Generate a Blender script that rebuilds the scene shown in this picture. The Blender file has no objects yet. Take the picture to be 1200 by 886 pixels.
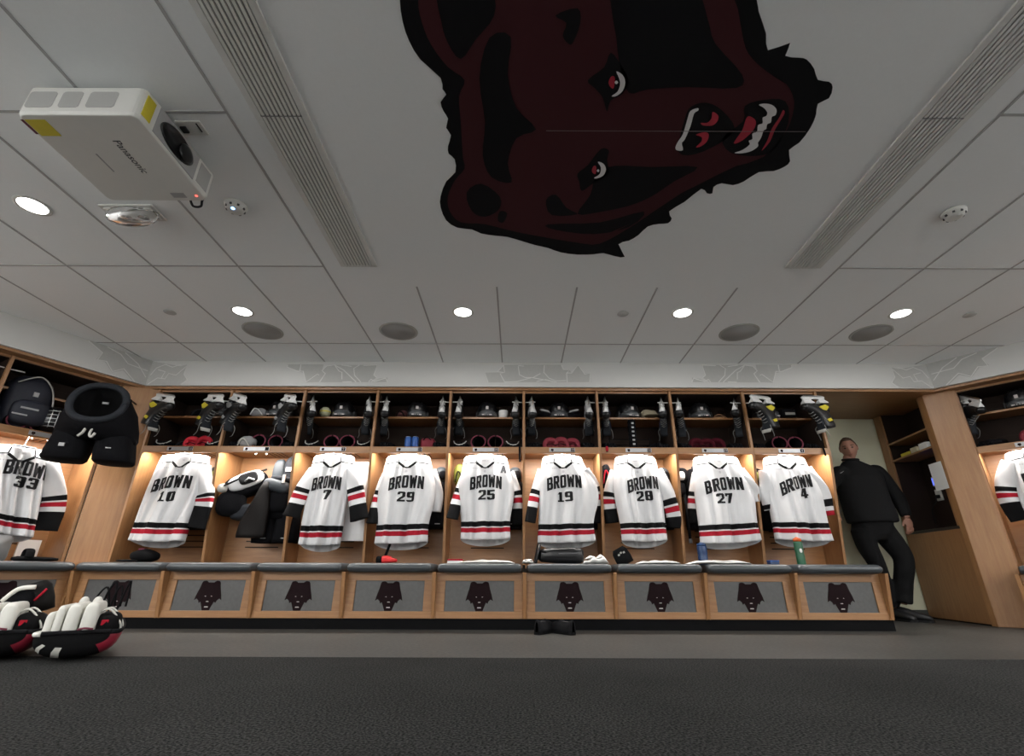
import bpy, bmesh, math, random
from mathutils import Vector, Matrix, noise

C = bpy.context.scene.collection
R = math.radians
random.seed(7)

# ------------------------------------------------------------------ camera, light, exposure
F = 565.0; PX = 607.0; PY = 443.0; HC = 0.42; H = 2.44
TH = math.atan(229.0 / F); CT, ST = math.cos(TH), math.sin(TH); ROLL = R(0.2)
cam = bpy.data.cameras.new('camera'); camo = bpy.data.objects.new('camera', cam); C.objects.link(camo)
cam.sensor_width = 36.0; cam.lens = F / 1200 * 36.0; cam.shift_x = -7.0 / 1200
cam.clip_start = 0.02
camo.matrix_world = Matrix.Translation((0, 0, HC)) @ Matrix.Rotation(math.pi/2 + TH, 4, 'X') @ Matrix.Rotation(ROLL, 4, 'Z')
bpy.context.scene.camera = camo
vs = bpy.context.scene.view_settings
vs.view_transform = 'Standard'; vs.look = 'None'; vs.gamma = 1.0; vs.use_curve_mapping = False
vs.exposure = 0.0
W_ = bpy.data.worlds.new('world'); bpy.context.scene.world = W_; W_.use_nodes = True
W_.node_tree.nodes['Background'].inputs[0].default_value = (0.9, 0.95, 1, 1)
W_.node_tree.nodes['Background'].inputs[1].default_value = 0.02
E_DOWN = 11.0; E_ADDED_WASH = 46.0; E_STRIP = 25.0; E_STRIP_MESH = 10.0  # the wash energy feeds lamps added out of view
cy = bpy.context.scene.cycles
cy.max_bounces = 8; cy.diffuse_bounces = 5; cy.glossy_bounces = 3; cy.sample_clamp_indirect = 4.0

def area(loc, rot, sx, sy, energy, color, shape='RECTANGLE', spread=180, name='lamp_light'):
    l = bpy.data.lights.new(name, 'AREA'); l.shape = shape; l.size = sx
    if shape in ('RECTANGLE', 'ELLIPSE'): l.size_y = sy
    l.energy = energy; l.color = color; l.spread = R(spread)
    o = bpy.data.objects.new(name, l); C.objects.link(o); o.location = loc; o.rotation_euler = rot
    return o

# ------------------------------------------------------------------ pixel rays (tracing onto real planes)
def ray(px, py):
    a = px - PX; b = PY - py; c, s = math.cos(ROLL), math.sin(ROLL)
    u = a*c - b*s; v = b*c + a*s
    return Vector((u, F*CT - v*ST, v*CT + F*ST))
def on_ceil(px, py, z=H):
    d = ray(px, py); t = (z - HC)/d.z
    return Vector((d.x*t, d.y*t, z))
def at(px, py, Y):
    d = ray(px, py); t = Y/d.y
    return Vector((d.x*t, Y, HC + d.z*t))

# ------------------------------------------------------------------ materials
MATS = {}
def new_mat(name):
    m = bpy.data.materials.new(name); m.use_nodes = True; MATS[name] = m
    return m, m.node_tree, m.node_tree.nodes['Principled BSDF']
def mat(name, col, rough=0.6, metal=0.0, var=0.08, scale=30.0, bump=0.0, bscale=None, spec=0.5, coat=0.0, trans=0.0, ior=1.45):
    m, nt, p = new_mat(name)
    tc = nt.nodes.new('ShaderNodeTexCoord'); n = nt.nodes.new('ShaderNodeTexNoise')
    n.inputs['Scale'].default_value = scale; n.inputs['Detail'].default_value = 4
    nt.links.new(tc.outputs['Object'], n.inputs['Vector'])
    r = nt.nodes.new('ShaderNodeMapRange'); r.inputs['To Min'].default_value = 1-var; r.inputs['To Max'].default_value = 1+var
    nt.links.new(n.outputs['Fac'], r.inputs['Value'])
    mx = nt.nodes.new('ShaderNodeVectorMath'); mx.operation = 'SCALE'; mx.inputs[0].default_value = col
    nt.links.new(r.outputs[0], mx.inputs['Scale']); nt.links.new(mx.outputs[0], p.inputs['Base Color'])
    p.inputs['Roughness'].default_value = rough; p.inputs['Metallic'].default_value = metal
    p.inputs['Specular IOR Level'].default_value = spec; p.inputs['Coat Weight'].default_value = coat
    p.inputs['Transmission Weight'].default_value = trans; p.inputs['IOR'].default_value = ior
    if bump:
        n2 = nt.nodes.new('ShaderNodeTexNoise'); n2.inputs['Scale'].default_value = bscale or scale*4; n2.inputs['Detail'].default_value = 3
        nt.links.new(tc.outputs['Object'], n2.inputs['Vector'])
        b = nt.nodes.new('ShaderNodeBump'); b.inputs['Strength'].default_value = bump; b.inputs['Distance'].default_value = 0.01
        nt.links.new(n2.outputs['Fac'], b.inputs['Height']); nt.links.new(b.outputs[0], p.inputs['Normal'])
    return m
def wood(name, c1, c2, vert=True, rough=0.42):
    m, nt, p = new_mat(name)
    tc = nt.nodes.new('ShaderNodeTexCoord'); mp = nt.nodes.new('ShaderNodeMapping')
    mp.inputs['Scale'].default_value = (14, 14, 1.2) if vert else (1.2, 14, 14)
    nt.links.new(tc.outputs['Object'], mp.inputs['Vector'])
    n = nt.nodes.new('ShaderNodeTexNoise'); n.inputs['Scale'].default_value = 3; n.inputs['Detail'].default_value = 6; n.inputs['Roughness'].default_value = 0.65
    nt.links.new(mp.outputs[0], n.inputs['Vector'])
    cr = nt.nodes.new('ShaderNodeValToRGB'); cr.color_ramp.elements[0].position = 0.3; cr.color_ramp.elements[1].position = 0.72
    cr.color_ramp.elements[0].color = (*c1, 1); cr.color_ramp.elements[1].color = (*c2, 1)
    nt.links.new(n.outputs['Fac'], cr.inputs[0]); nt.links.new(cr.outputs[0], p.inputs['Base Color'])
    p.inputs['Roughness'].default_value = rough; p.inputs['Coat Weight'].default_value = 0.08; p.inputs['Coat Roughness'].default_value = 0.3
    return m
def emit(name, col, s):
    m, nt, p = new_mat(name)
    p.inputs['Base Color'].default_value = (*col, 1); p.inputs['Emission Color'].default_value = (*col, 1)
    p.inputs['Emission Strength'].default_value = s
    return m
def speckle(name, c1, c2, scale, rough, bump):
    m, nt, p = new_mat(name)
    tc = nt.nodes.new('ShaderNodeTexCoord')
    n = nt.nodes.new('ShaderNodeTexNoise'); n.inputs['Scale'].default_value = scale; n.inputs['Detail'].default_value = 2
    n3 = nt.nodes.new('ShaderNodeTexNoise'); n3.inputs['Scale'].default_value = 1.6; n3.inputs['Detail'].default_value = 5
    nt.links.new(tc.outputs['Object'], n.inputs['Vector']); nt.links.new(tc.outputs['Object'], n3.inputs['Vector'])
    cr = nt.nodes.new('ShaderNodeValToRGB'); cr.color_ramp.elements[0].position = 0.38; cr.color_ramp.elements[1].position = 0.66
    cr.color_ramp.elements[0].color = (*c1, 1); cr.color_ramp.elements[1].color = (*c2, 1)
    nt.links.new(n.outputs['Fac'], cr.inputs[0])
    r = nt.nodes.new('ShaderNodeMapRange'); r.inputs['To Min'].default_value = 0.55; r.inputs['To Max'].default_value = 1.45
    nt.links.new(n3.outputs['Fac'], r.inputs['Value'])
    mx = nt.nodes.new('ShaderNodeVectorMath'); mx.operation = 'SCALE'
    nt.links.new(cr.outputs[0], mx.inputs[0]); nt.links.new(r.outputs[0], mx.inputs['Scale'])
    nt.links.new(mx.outputs[0], p.inputs['Base Color']); p.inputs['Roughness'].default_value = rough
    if bump:
        b = nt.nodes.new('ShaderNodeBump'); b.inputs['Strength'].default_value = bump; b.inputs['Distance'].default_value = 0.006
        nt.links.new(n.outputs['Fac'], b.inputs['Height']); nt.links.new(b.outputs[0], p.inputs['Normal'])
    return m

WOOD = wood('maple_wood', (0.232, 0.108, 0.041), (0.325, 0.166, 0.067))
WOODH = wood('maple_wood_horizontal', (0.232, 0.108, 0.041), (0.325, 0.166, 0.067), vert=False)
PANEL = mat('brushed_grey_laminate', (0.085, 0.085, 0.084), 0.40, 0.3, 0.2, 40)
VINYL = mat('grey_vinyl', (0.042, 0.048, 0.053), 0.34, 0, 0.05, 20, 0.05, 300)
BLACK = mat('matte_black', (0.007, 0.007, 0.008), 0.65, 0, 0.2, 40, spec=.3)
TOE = mat('black_rubber_base', (0.004, 0.004, 0.0045), 0.7, spec=.06)
SLOT = mat('slot_dark', (0.02, 0.012, 0.008), 0.9)
WHITE = mat('white_cloth', (0.62, 0.62, 0.63), 0.85, 0, 0.03, 25, 0.15, 500)
KBLK = mat('black_cloth', (0.006, 0.006, 0.0065), 0.85, 0, 0.15, 60, 0.15, 500, spec=.08)
KRED = mat('red_cloth', (0.30, 0.010, 0.022), 0.85, 0, 0.08, 60, 0.15, 500, spec=.15)
KGRY = mat('grey_seam', (0.010, 0.010, 0.011), 0.85, spec=.05)
INK = mat('black_lettering', (0.006, 0.006, 0.007), 0.7, spec=.2)
INKG = mat('grey_marking', (0.45, 0.45, 0.47), 0.7)
MAROON = mat('maroon_vinyl', (0.046, 0.0135, 0.016), 0.9, 0, 0.06, 5, spec=.1)
VBLK = mat('black_vinyl', (0.0090, 0.0090, 0.0100), 0.9, spec=.06)
VRED = mat('red_vinyl', (0.33, 0.012, 0.03), 0.55)
VWHT = mat('white_vinyl', (0.72, 0.72, 0.72), 0.55)
EMB = mat('dark_maroon_emblem', (0.009, 0.003, 0.004), 0.8, spec=.15)
EMBW = mat('emblem_pale', (0.5, 0.45, 0.44), 0.5)
CEIL = mat('white_ceiling_tile', (0.89, 0.915, 0.92), 0.9, 0, 0.02, 60, 0.1, 250)
GRID = mat('ceiling_tee_bar', (0.40, 0.40, 0.40), 0.7)
SOFF = mat('soffit_paint', (0.60, 0.60, 0.585), 0.85, 0, 0.02, 10)
LEAFG = mat('leaf_grey_paint', (0.45, 0.45, 0.435), 0.85)
LEAFL = mat('leaf_line_paint', (0.70, 0.70, 0.68), 0.85)
CREAM = mat('cream_wall_paint', (0.74, 0.74, 0.56), 0.85, 0, 0.03, 8)
WALLP = mat('white_wall_paint', (0.82, 0.82, 0.81), 0.85, 0, 0.03, 8)
FLOOR = speckle('sealed_concrete', (0.034, 0.033, 0.030), (0.062, 0.060, 0.054), 45, 0.5, 0.03)
FLOOR.node_tree.nodes['Principled BSDF'].inputs['Specular IOR Level'].default_value = 0.22
CARPET = speckle('dark_carpet', (0.004, 0.004, 0.0042), (0.050, 0.050, 0.048), 130, 1.0, 0.9)
CARPET.node_tree.nodes['Principled BSDF'].inputs['Specular IOR Level'].default_value = 0.1
STEEL = mat('steel', (0.6, 0.6, 0.61), 0.28, 1.0, 0.05)
PLATE = mat('silver_plate', (0.42, 0.42, 0.43), 0.35, 0.5, 0.05)
PWHITE = mat('white_plastic', (0.66, 0.66, 0.63), 0.4, 0, 0.03)
PGREY = mat('grey_plastic', (0.33, 0.33, 0.33), 0.5, 0, 0.05)
DGREY = mat('dark_grey_plastic', (0.06, 0.06, 0.065), 0.45)
GLOSSB = mat('gloss_black', (0.006, 0.006, 0.007), 0.28, 0, 0.1, 20, 0, None, 0.35, 0.1)
BOOT = mat('skate_boot_black', (0.008, 0.008, 0.009), 0.4)
BOOTN = mat('skate_boot_navy', (0.012, 0.016, 0.045), 0.3)
BOOTS = mat('skate_boot_silver', (0.4, 0.4, 0.42), 0.35, 0.2)
HOLD = mat('skate_holder_white', (0.62, 0.62, 0.61), 0.45)
FELT = mat('pale_felt', (0.42, 0.41, 0.38), 0.9)
LACE = mat('grey_lace', (0.22, 0.22, 0.21), 0.9)
SHADE = mat('painted_shade_lining', (0.020, 0.012, 0.009), 0.75, 0, 0.15, 12, spec=.2)  # dark colour stands in for shade inside the cubbies and closet niche
YEL = mat('yellow_plastic', (0.55, 0.46, 0.03), 0.5)
NEON = mat('neon_yellow_fabric', (0.11, 0.125, 0.015), 0.7)
CRIM = mat('crimson_trim', (0.10, 0.010, 0.026), 0.75)
REDF = mat('red_padding', (0.14, 0.008, 0.018), 0.75, 0, 0.1, 30)
PADB = mat('black_padding', (0.005, 0.005, 0.006), 0.85, 0, 0.25, 30, 0.2, 120, spec=.06)
PADG = mat('slate_padding', (0.018, 0.024, 0.030), 0.6, 0, 0.1, 20)
PADGD = mat('charcoal_padding', (0.018, 0.020, 0.024), 0.7, 0, 0.15, 30, 0.2, 150, spec=.1)
BROWNG = mat('dark_brown_nylon', (0.0045, 0.0036, 0.0033), 0.6, 0, 0.2, 15, spec=.15)
BLUE = mat('blue_plastic', (0.014, 0.07, 0.27), 0.35)
BLUED = mat('dark_blue_bottle', (0.012, 0.035, 0.10), 0.3)
GREEN = mat('green_bottle', (0.02, 0.10, 0.05), 0.4)
ORANGE = mat('orange_cap', (0.55, 0.10, 0.02), 0.45)
PAPER = mat('white_paper', (0.78, 0.78, 0.76), 0.8, 0, 0.02)
TOWEL = mat('white_terry', (0.78, 0.77, 0.74), 0.95, 0, 0.05, 40, 0.5, 300)
CLEAR = mat('clear_plastic', (0.95, 0.95, 0.95), 0.08, 0, 0.0, 30, 0, None, 0.5, 0, 0.95)
CHROME = mat('chrome_reflector', (0.8, 0.8, 0.8), 0.12, 1.0)
SKIN = mat('skin', (0.30, 0.15, 0.105), 0.55, 0, 0.08, 15)
LIPS = mat('lips', (0.24, 0.09, 0.07), 0.5)
HAIR = mat('light_brown_hair', (0.060, 0.033, 0.018), 0.7, 0, 0.3, 90)
JACKET = mat('black_jacket', (0.008, 0.008, 0.0085), 0.85, 0, 0.15, 40, 0.1, 60, spec=.15)
TROUS = mat('black_trousers', (0.006, 0.006, 0.0065), 0.85, 0, 0.15, 40, spec=.12)
LED = emit('downlight_lens', (1.0, 0.98, 0.94), 9.0)
STRIP = emit('led_strip', (1.0, 0.95, 0.88), E_STRIP_MESH)
BLED = emit('blue_led', (0.25, 0.5, 1.0), 6.0)
BSCR = emit('blue_screen', (0.10, 0.16, 1.0), 1.6)
RLED = emit('red_led', (1.0, 0.08, 0.06), 4.0)

# ------------------------------------------------------------------ mesh builder
class MB:
    def __init__(s): s.v = []; s.f = []; s.m = []; s.s = []
    def add(s, vs_, fs_, m=0, smooth=False, M=None):
        b = len(s.v)
        for p in vs_:
            p = Vector(p); s.v.append(M @ p if M is not None else p)
        for f in fs_:
            s.f.append([b+i for i in f]); s.m.append(m); s.s.append(smooth)
        return s
    def box(s, x0, x1, y0, y1, z0, z1, m=0, M=None):
        v = [(x, y, z) for x in (x0, x1) for y in (y0, y1) for z in (z0, z1)]
        return s.add(v, [(0,1,3,2),(4,6,7,5),(0,4,5,1),(2,3,7,6),(0,2,6,4),(1,5,7,3)], m, False, M)
    def prism(s, poly, a0, a1, axis='x', m=0, M=None):
        n = len(poly)
        def P(p, a):
            if axis == 'x': return (a, p[0], p[1])
            if axis == 'y': return (p[0], a, p[1])
            return (p[0], p[1], a)
        v = [P(p, a0) for p in poly] + [P(p, a1) for p in poly]
        f = [tuple(range(n)), tuple(range(2*n-1, n-1, -1))] + [(i, n+i, n+(i+1) % n, (i+1) % n)[::-1] for i in range(n)]
        return s.add(v, f, m, False, M)
    def loft(s, rings, m=0, caps=True, closed=True, smooth=True, M=None, mfun=None):
        n = len(rings[0]); b = len(s.v)
        for r_ in rings:
            for p in r_:
                p = Vector(p); s.v.append(M @ p if M is not None else p)
        for i in range(len(rings)-1):
            for j in range(n if closed else n-1):
                k = (j+1) % n
                s.f.append([b+i*n+j, b+i*n+k, b+(i+1)*n+k, b+(i+1)*n+j]); s.m.append(mfun(i, j) if mfun else m); s.s.append(smooth)
        if caps and closed:
            s.f.append([b+j for j in range(n)][::-1]); s.m.append(mfun(0, 0) if mfun else m); s.s.append(smooth)
            e = b+(len(rings)-1)*n
            s.f.append([e+j for j in range(n)]); s.m.append(mfun(len(rings)-2, 0) if mfun else m); s.s.append(smooth)
        return s
    def tube(s, pts, r, n=8, m=0, M=None, flat=None, mfun=None, caps=True):
        pts = [Vector(p) for p in pts]; rings = []
        up = Vector((0, 0, 1)); prev = None
        for i, p in enumerate(pts):
            t = (pts[min(i+1, len(pts)-1)] - pts[max(i-1, 0)]).normalized()
            if prev is None:
                a = t.cross(up if abs(t.z) < 0.9 else Vector((0, 1, 0))).normalized()
            else:
                a = (prev - t*prev.dot(t)).normalized()
            prev = a; b = t.cross(a)
            rr = r[i] if isinstance(r, (list, tuple)) else r
            if flat: ra, rb = rr*flat[0], rr*flat[1]
            else: ra = rb = rr
            rings.append([p + a*(ra*math.cos(q)) + b*(rb*math.sin(q)) for q in [2*math.pi*j/n for j in range(n)]])
        return s.loft(rings, m, caps, True, True, M, mfun)
    def lathe(s, prof, n=20, m=0, M=None, mfun=None):
        rings = [[(r_*math.cos(2*math.pi*j/n), r_*math.sin(2*math.pi*j/n), z) for j in range(n)] for r_, z in prof]
        k = len(rings)
        s.loft(rings, m, prof[0][0] < .003 and prof[-1][0] < .003, True, True, M, mfun)
        return s
    def blob(s, c, r, e=1.0, m=0, nu=16, nv=10, M=None):
        def sg(x, p): return math.copysign(abs(x)**p, x)
        rings = []
        for i in range(nv+1):
            a = -math.pi/2 + math.pi*i/nv; a = max(-1.55, min(1.55, a))
            rings.append([(c[0]+r[0]*sg(math.cos(a), e)*sg(math.cos(b), e), c[1]+r[1]*sg(math.cos(a), e)*sg(math.sin(b), e), c[2]+r[2]*sg(math.sin(a), e)) for b in [2*math.pi*j/nu for j in range(nu)]])
        return s.loft(rings, m, True, True, True, M)
    def flatpoly(s, pts3, m=0):
        return s.add(pts3, [tuple(range(len(pts3)))], m)
    def build(s, name, mats, parent=None, bevel=0, seg=2, sub=0, solid=0, remesh=0, smooth_it=0, M=None):
        me = bpy.data.meshes.new(name)
        me.from_pydata([tuple(p) for p in s.v], [], s.f)
        if not isinstance(mats, (list, tuple)): mats = [mats]
        for x in mats: me.materials.append(x)
        for p, mi, sm in zip(me.polygons, s.m, s.s): p.material_index = mi; p.use_smooth = sm
        me.update()
        o = bpy.data.objects.new(name, me); C.objects.link(o)
        if parent is not None: o.parent = parent
        if M is not None: o.matrix_local = M
        if solid:
            md = o.modifiers.new('Solidify', 'SOLIDIFY'); md.thickness = solid; md.offset = 0
        if bevel:
            md = o.modifiers.new('Bevel', 'BEVEL'); md.width = bevel; md.segments = seg; md.limit_method = 'ANGLE'; md.angle_limit = R(40)
        if sub:
            md = o.modifiers.new('Subdivision', 'SUBSURF'); md.levels = sub; md.render_levels = sub
        if remesh:
            md = o.modifiers.new('Remesh', 'REMESH'); md.mode = 'VOXEL'; md.voxel_size = remesh; md.use_smooth_shade = True
            if smooth_it:
                md = o.modifiers.new('Smooth', 'SMOOTH'); md.iterations = smooth_it; md.factor = 0.5
        return o
def freeze(o):
    dg = bpy.context.evaluated_depsgraph_get(); dg.update()
    me = bpy.data.meshes.new_from_object(o.evaluated_get(dg)); o.modifiers.clear(); o.data = me
    return o
def thing(name, label, cat, loc=(0, 0, 0), rz=0, group=None, kind=None):
    o = bpy.data.objects.new(name, None); C.objects.link(o)
    o.empty_display_size = 0.1
    o.location = loc; o.rotation_euler = (0, 0, rz); o['label'] = label; o['category'] = cat
    if group: o['group'] = group
    if kind: o['kind'] = kind
    return o
def tag(o, label, cat, group=None, kind=None):
    o['label'] = label; o['category'] = cat
    if group: o['group'] = group
    if kind: o['kind'] = kind
    return o
def struct(o, kind='structure'):
    o['kind'] = kind; return o
def dup(root, label, loc=None, rot=None, group=None, scale=None):
    r = root.copy(); C.objects.link(r); r['label'] = label
    if loc is not None: r.location = loc
    if rot is not None: r.rotation_euler = rot
    if scale is not None: r.scale = scale
    if group: r['group'] = group
    for ch in list(root.children):
        c = ch.copy(); C.objects.link(c); c.parent = r
        for g in list(ch.children):
            d = g.copy(); C.objects.link(d); d.parent = c
    return r
def rrect(w, h, r, n=4):
    pts = []
    for cx, cz, a0 in ((w/2-r, h/2-r, 0), (-w/2+r, h/2-r, 90), (-w/2+r, -h/2+r, 180), (w/2-r, -h/2+r, 270)):
        for i in range(n+1):
            a = R(a0 + 90*i/n); pts.append((cx+r*math.cos(a), cz+r*math.sin(a)))
    return pts
def catmull(pts, n=6, closed=False):
    P = [Vector(p) for p in pts]; out = []; N = len(P)
    for i in range(N if closed else N-1):
        p0 = P[(i-1) % N] if closed or i > 0 else P[0]; p1 = P[i]; p2 = P[(i+1) % N]
        p3 = P[(i+2) % N] if closed or i+2 < N else P[-1]
        for k in range(n):
            t = k/n
            out.append(0.5*((2*p1) + (p2-p0)*t + (2*p0-5*p1+4*p2-p3)*t*t + (3*p1-p0-3*p2+p3)*t**3))
    if not closed: out.append(P[-1])
    return out

# ------------------------------------------------------------------ layout
WL = 0.741; X0 = -3.645; YF = 4.60
D0 = Vector((-3.95, 4.48, 0)); LD = Vector((0.485, 0.875, 0)).normalized(); WW = 0.80
R0 = Vector((4.40, 4.55, 0)); RD = Vector((0.67, -0.74, 0)).normalized()
def frame(origin, d):
    return Matrix.Translation(origin) @ Matrix.Rotation(math.atan2(d.y, d.x), 4, 'Z')
FR = {}
for k in range(9): FR[k] = (frame(Vector((X0+WL*k, YF, 0)), Vector((1, 0, 0))), WL, 0.0)
aL = math.atan2(LD.y, LD.x); aR = math.atan2(RD.y, RD.x)
FR['L0'] = (frame(D0-LD*WW, LD), WW, aL); FR['L1'] = (frame(D0-LD*WW*2, LD), WW, aL)
FR['R0'] = (frame(R0, RD), WW, aR); FR['R1'] = (frame(R0+RD*WW, RD), WW, aR)
def loc_at(Fm, px, py, yl):
    Mi = Fm.inverted(); o = Mi @ Vector((0, 0, HC)); d = Mi.to_3x3() @ ray(px, py)
    t = (yl - o.y)/d.y; p = o + d*t
    return p

# ------------------------------------------------------------------ room shell
fl = MB().box(-8, 8, -3.05, 5.75, -0.1, 0, 0).build('floor', FLOOR); struct(fl)
cp = MB().box(-5.3, 6.0, -3.0, 2.91, 0.0, 0.008).build('carpet', CARPET, bevel=0.003)
tag(cp, 'dark grey speckled carpet covering the floor in front of the lockers', 'carpet')
ce = MB().box(-8, 8, -3.05, 5.75, H, H+0.1).build('ceiling', CEIL); struct(ce)
# tee bars of the tile ceiling
g = MB(); GX = -1.383; T = 0.61
rows = [-2.02, -0.80, 0.424, 1.644, 2.88, 4.12]
for i in range(-7, 14):
    x = GX + T*i; inside = -0.9 < x < 1.9
    y0 = 3.14 if (inside) else -3.0
    if i == 1-1 or i == 6: y0 = -3.0
    g.box(x-0.0065, x+0.0065, y0, 4.57, H-0.003, H)
for y in rows:
    for x0, x1 in ((-5.3, GX), (GX+6*T, 6.1)):
        g.box(x0, x1, y-0.0065, y+0.0065, H-0.003, H)
g.box(GX, GX+6*T, 4.1135, 4.1265, H-0.003, H)
struct(g.build('trim_1', GRID))
# soffit band over the lockers: three faces
def wall_band(name, pts, z0, z1, m, th=0.12):
    b = MB(); n = len(pts)
    P = [Vector((p[0], p[1], 0)) for p in pts]
    off = []
    for i in range(n):
        ds = []
        if i > 0: ds.append((P[i]-P[i-1]).normalized())
        if i < n-1: ds.append((P[i+1]-P[i]).normalized())
        d = sum(ds, Vector()).normalized(); nn = Vector((-d.y, d.x, 0))
        c = nn.dot(Vector((-ds[0].y, ds[0].x, 0))); off.append(P[i] + nn*(th/c))
    for i in range(n-1):
        a, b2, c2, d2 = P[i], P[i+1], off[i+1], off[i]
        v = [(q.x, q.y, z) for z in (z0, z1) for q in (a, b2, c2, d2)]
        b.add(v, [(0,1,5,4),(1,2,6,5),(2,3,7,6),(3,0,4,7),(0,3,2,1),(4,5,6,7)])
    return struct(b.build(name, m))
CL = Vector((-3.765, 4.55, 0)); CR = Vector((4.21, 4.56, 0))
SL = CL - LD*2.6; SR = CR + RD*2.6
wall_band('trim_2', [SL, CL, CR, SR], 2.17, H, SOFF, 0.6)
wall_band('trim_3', [SL+Vector((-.02,.03,0)), CL+Vector((-0.02, 0.03, 0)), (CR.x+0.02, 4.59), SR+Vector((.02,.03,0))], 2.145, 2.17, WOODH, 0.5)
# walls
def vwall(name, a, b, m=WALLP, z0=0, z1=H, th=0.1):
    a = Vector((a[0], a[1], 0)); b = Vector((b[0], b[1], 0)); d = (b-a).normalized(); n = Vector((-d.y, d.x, 0))*th
    v = [(q.x, q.y, z) for z in (z0, z1) for q in (a, b, b+n, a+n)]
    return struct(MB().add(v, [(0,1,5,4),(1,2,6,5),(2,3,7,6),(3,0,4,7),(0,3,2,1),(4,5,6,7)]).build(name, m))
LB = D0 + Vector((-LD.y, LD.x, 0))*0.50; LB2 = LB - LD*1.75
RB = R0 + Vector((-RD.y, RD.x, 0))*0.50; RB2 = RB + RD*1.75
vwall('wall_left', (LB2.x, -3.0), LB2); vwall('wall_left_wing', LB2, LB)
vwall('wall_back', (LB.x, 5.10), (3.02, 5.10)); vwall('wall_left_corner', LB, (LB.x, 5.10))
vwall('wall_passage', (2.6, 5.66), (4.9, 5.66), CREAM, 0, 2.3)
vwall('wall_right_closet', (4.82, 5.66), (4.82, 4.95)); vwall('wall_right_wing', RB, RB2); vwall('wall_right', RB2, (RB2.x, -3.0))
vwall('wall_front', (RB2.x, -3.0), (LB2.x, -3.0))
struct(MB().box(3.03, 4.36, 5.635, 5.66, 0, 0.075).build('baseboard_passage', mat('dark_grey_base', (0.07, 0.075, 0.07), 0.6), bevel=0.003))
struct(MB().box(2.95, 4.9, 4.70, 5.66, 2.185, 2.22).build('trim_4', WOODH))          # wood lining over the passage
struct(MB().box(3.035, 4.24, 4.62, 4.70, 2.165, 2.22).build('trim_5', WOODH))
# ------------------------------------------------------------------ glyphs
def rect(x0, z0, x1, z1): return [(x0, z0), (x1, z0), (x1, z1), (x0, z1)]
SEG = {'a': [(0, .82), (.70, .82), (.70, .9), (.6, 1), (.1, 1), (0, .9)], 'd': [(0, .1), (.1, 0), (.6, 0), (.7, .1), (.7, .18), (0, .18)],
       'g': rect(.06, .41, .64, .59), 'f': rect(0, .5, .22, .9), 'b': rect(.48, .5, .7, .9), 'e': rect(0, .1, .22, .5), 'c': rect(.48, .1, .7, .5)}
def seg(s): return [SEG[c] for c in s]
GL = {'0': seg('abcdef'), '1': [rect(.26, 0, .48, 1), [(.1, .74), (.26, .74), (.26, 1)], rect(.1, 0, .64, .16)],
      '2': [SEG['a'], SEG['b'], rect(0, .70, .22, .9), [(.0, .18), (.26, .18), (.70, .5), (.48, .56)], rect(0, 0, .7, .18)],
      '3': seg('abcd') + [rect(.2, .41, .6, .59), rect(0, .70, .22, .9), rect(0, .1, .22, .28)],
      '4': [rect(.40, 0, .62, 1), rect(0, .2, .72, .38), [(0, .3), (.2, .38), (.5, 1), (.34, 1)]],
      '5': [rect(0, .82, .68, 1), rect(0, .45, .22, .9), rect(.1, .45, .6, .63), rect(.48, .1, .7, .55), SEG['d'], rect(0, .1, .22, .28)],
      '7': [rect(0, .82, .7, 1), rect(0, .68, .18, .85), [(.2, 0), (.44, 0), (.7, .84), (.46, .84)]],
      '8': seg('abcdefg'), '9': seg('abcdfg'),
      'B': [rect(0, 0, .22, 1), rect(.15, .82, .56, 1), rect(.15, .42, .56, .58), rect(.15, 0, .56, .18), [(.46, .5), (.6, .5), (.68, .6), (.68, .88), (.56, 1), (.46, 1)], [(.46, 0), (.58, 0), (.72, .12), (.72, .42), (.6, .54), (.46, .54)]],
      'R': [rect(0, 0, .22, 1), rect(.15, .82, .56, 1), rect(.15, .40, .56, .57), [(.46, .42), (.6, .42), (.7, .54), (.7, .88), (.58, 1), (.46, 1)], [(.30, .42), (.52, .42), (.74, 0), (.5, 0)]],
      'O': seg('abcdef'),
      'W': [[(0, 1), (.22, 1), (.34, 0), (.14, 0)], [(.34, 0), (.14, 0), (.40, .85), (.56, .85)], [(.62, 0), (.82, 0), (.56, .85), (.40, .85)], [(.96, 1), (.74, 1), (.62, 0), (.82, 0)]],
      'N': [rect(0, 0, .22, 1), rect(.52, 0, .74, 1), [(0, 1), (.24, 1), (.74, 0), (.50, 0)]],
      'A': [[(0, 0), (.22, 0), (.46, 1), (.28, 1)], [(.52, 0), (.74, 0), (.46, 1), (.28, 1)], rect(.16, .22, .58, .38)]}
ADV = {'W': 1.06, 'N': .86, '1': .74, 'B': .82, 'R': .84, 'O': .80, 'A': .8}
def text_polys(t, width=None, height=1.0, bold=.038):
    x = 0; out = []
    for ch in t:
        for p in GL[ch]: out.append([(x+a, b) for a, b in p])
        x += ADV.get(ch, .82) + .07
    x -= .17
    sx = (width/x) if width else height
    return [[((a-x/2+q)*sx, b*height) for a, b in p] for p in out for q in (-bold, bold)]
def draped(polys, fn, cuts=3):
    bm = bmesh.new()
    for p in polys:
        vs_ = [bm.verts.new((a, 0, b)) for a, b in p]
        bm.faces.new(vs_)
    bmesh.ops.triangulate(bm, faces=bm.faces[:])
    bmesh.ops.subdivide_edges(bm, edges=bm.edges[:], cuts=cuts, use_grid_fill=True)
    mb = MB(); bm.verts.index_update()
    mb.add([fn(v.co.x, v.co.z) for v in bm.verts], [[v.index for v in f.verts] for f in bm.faces], 0, True)
    bm.free(); return mb

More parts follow.
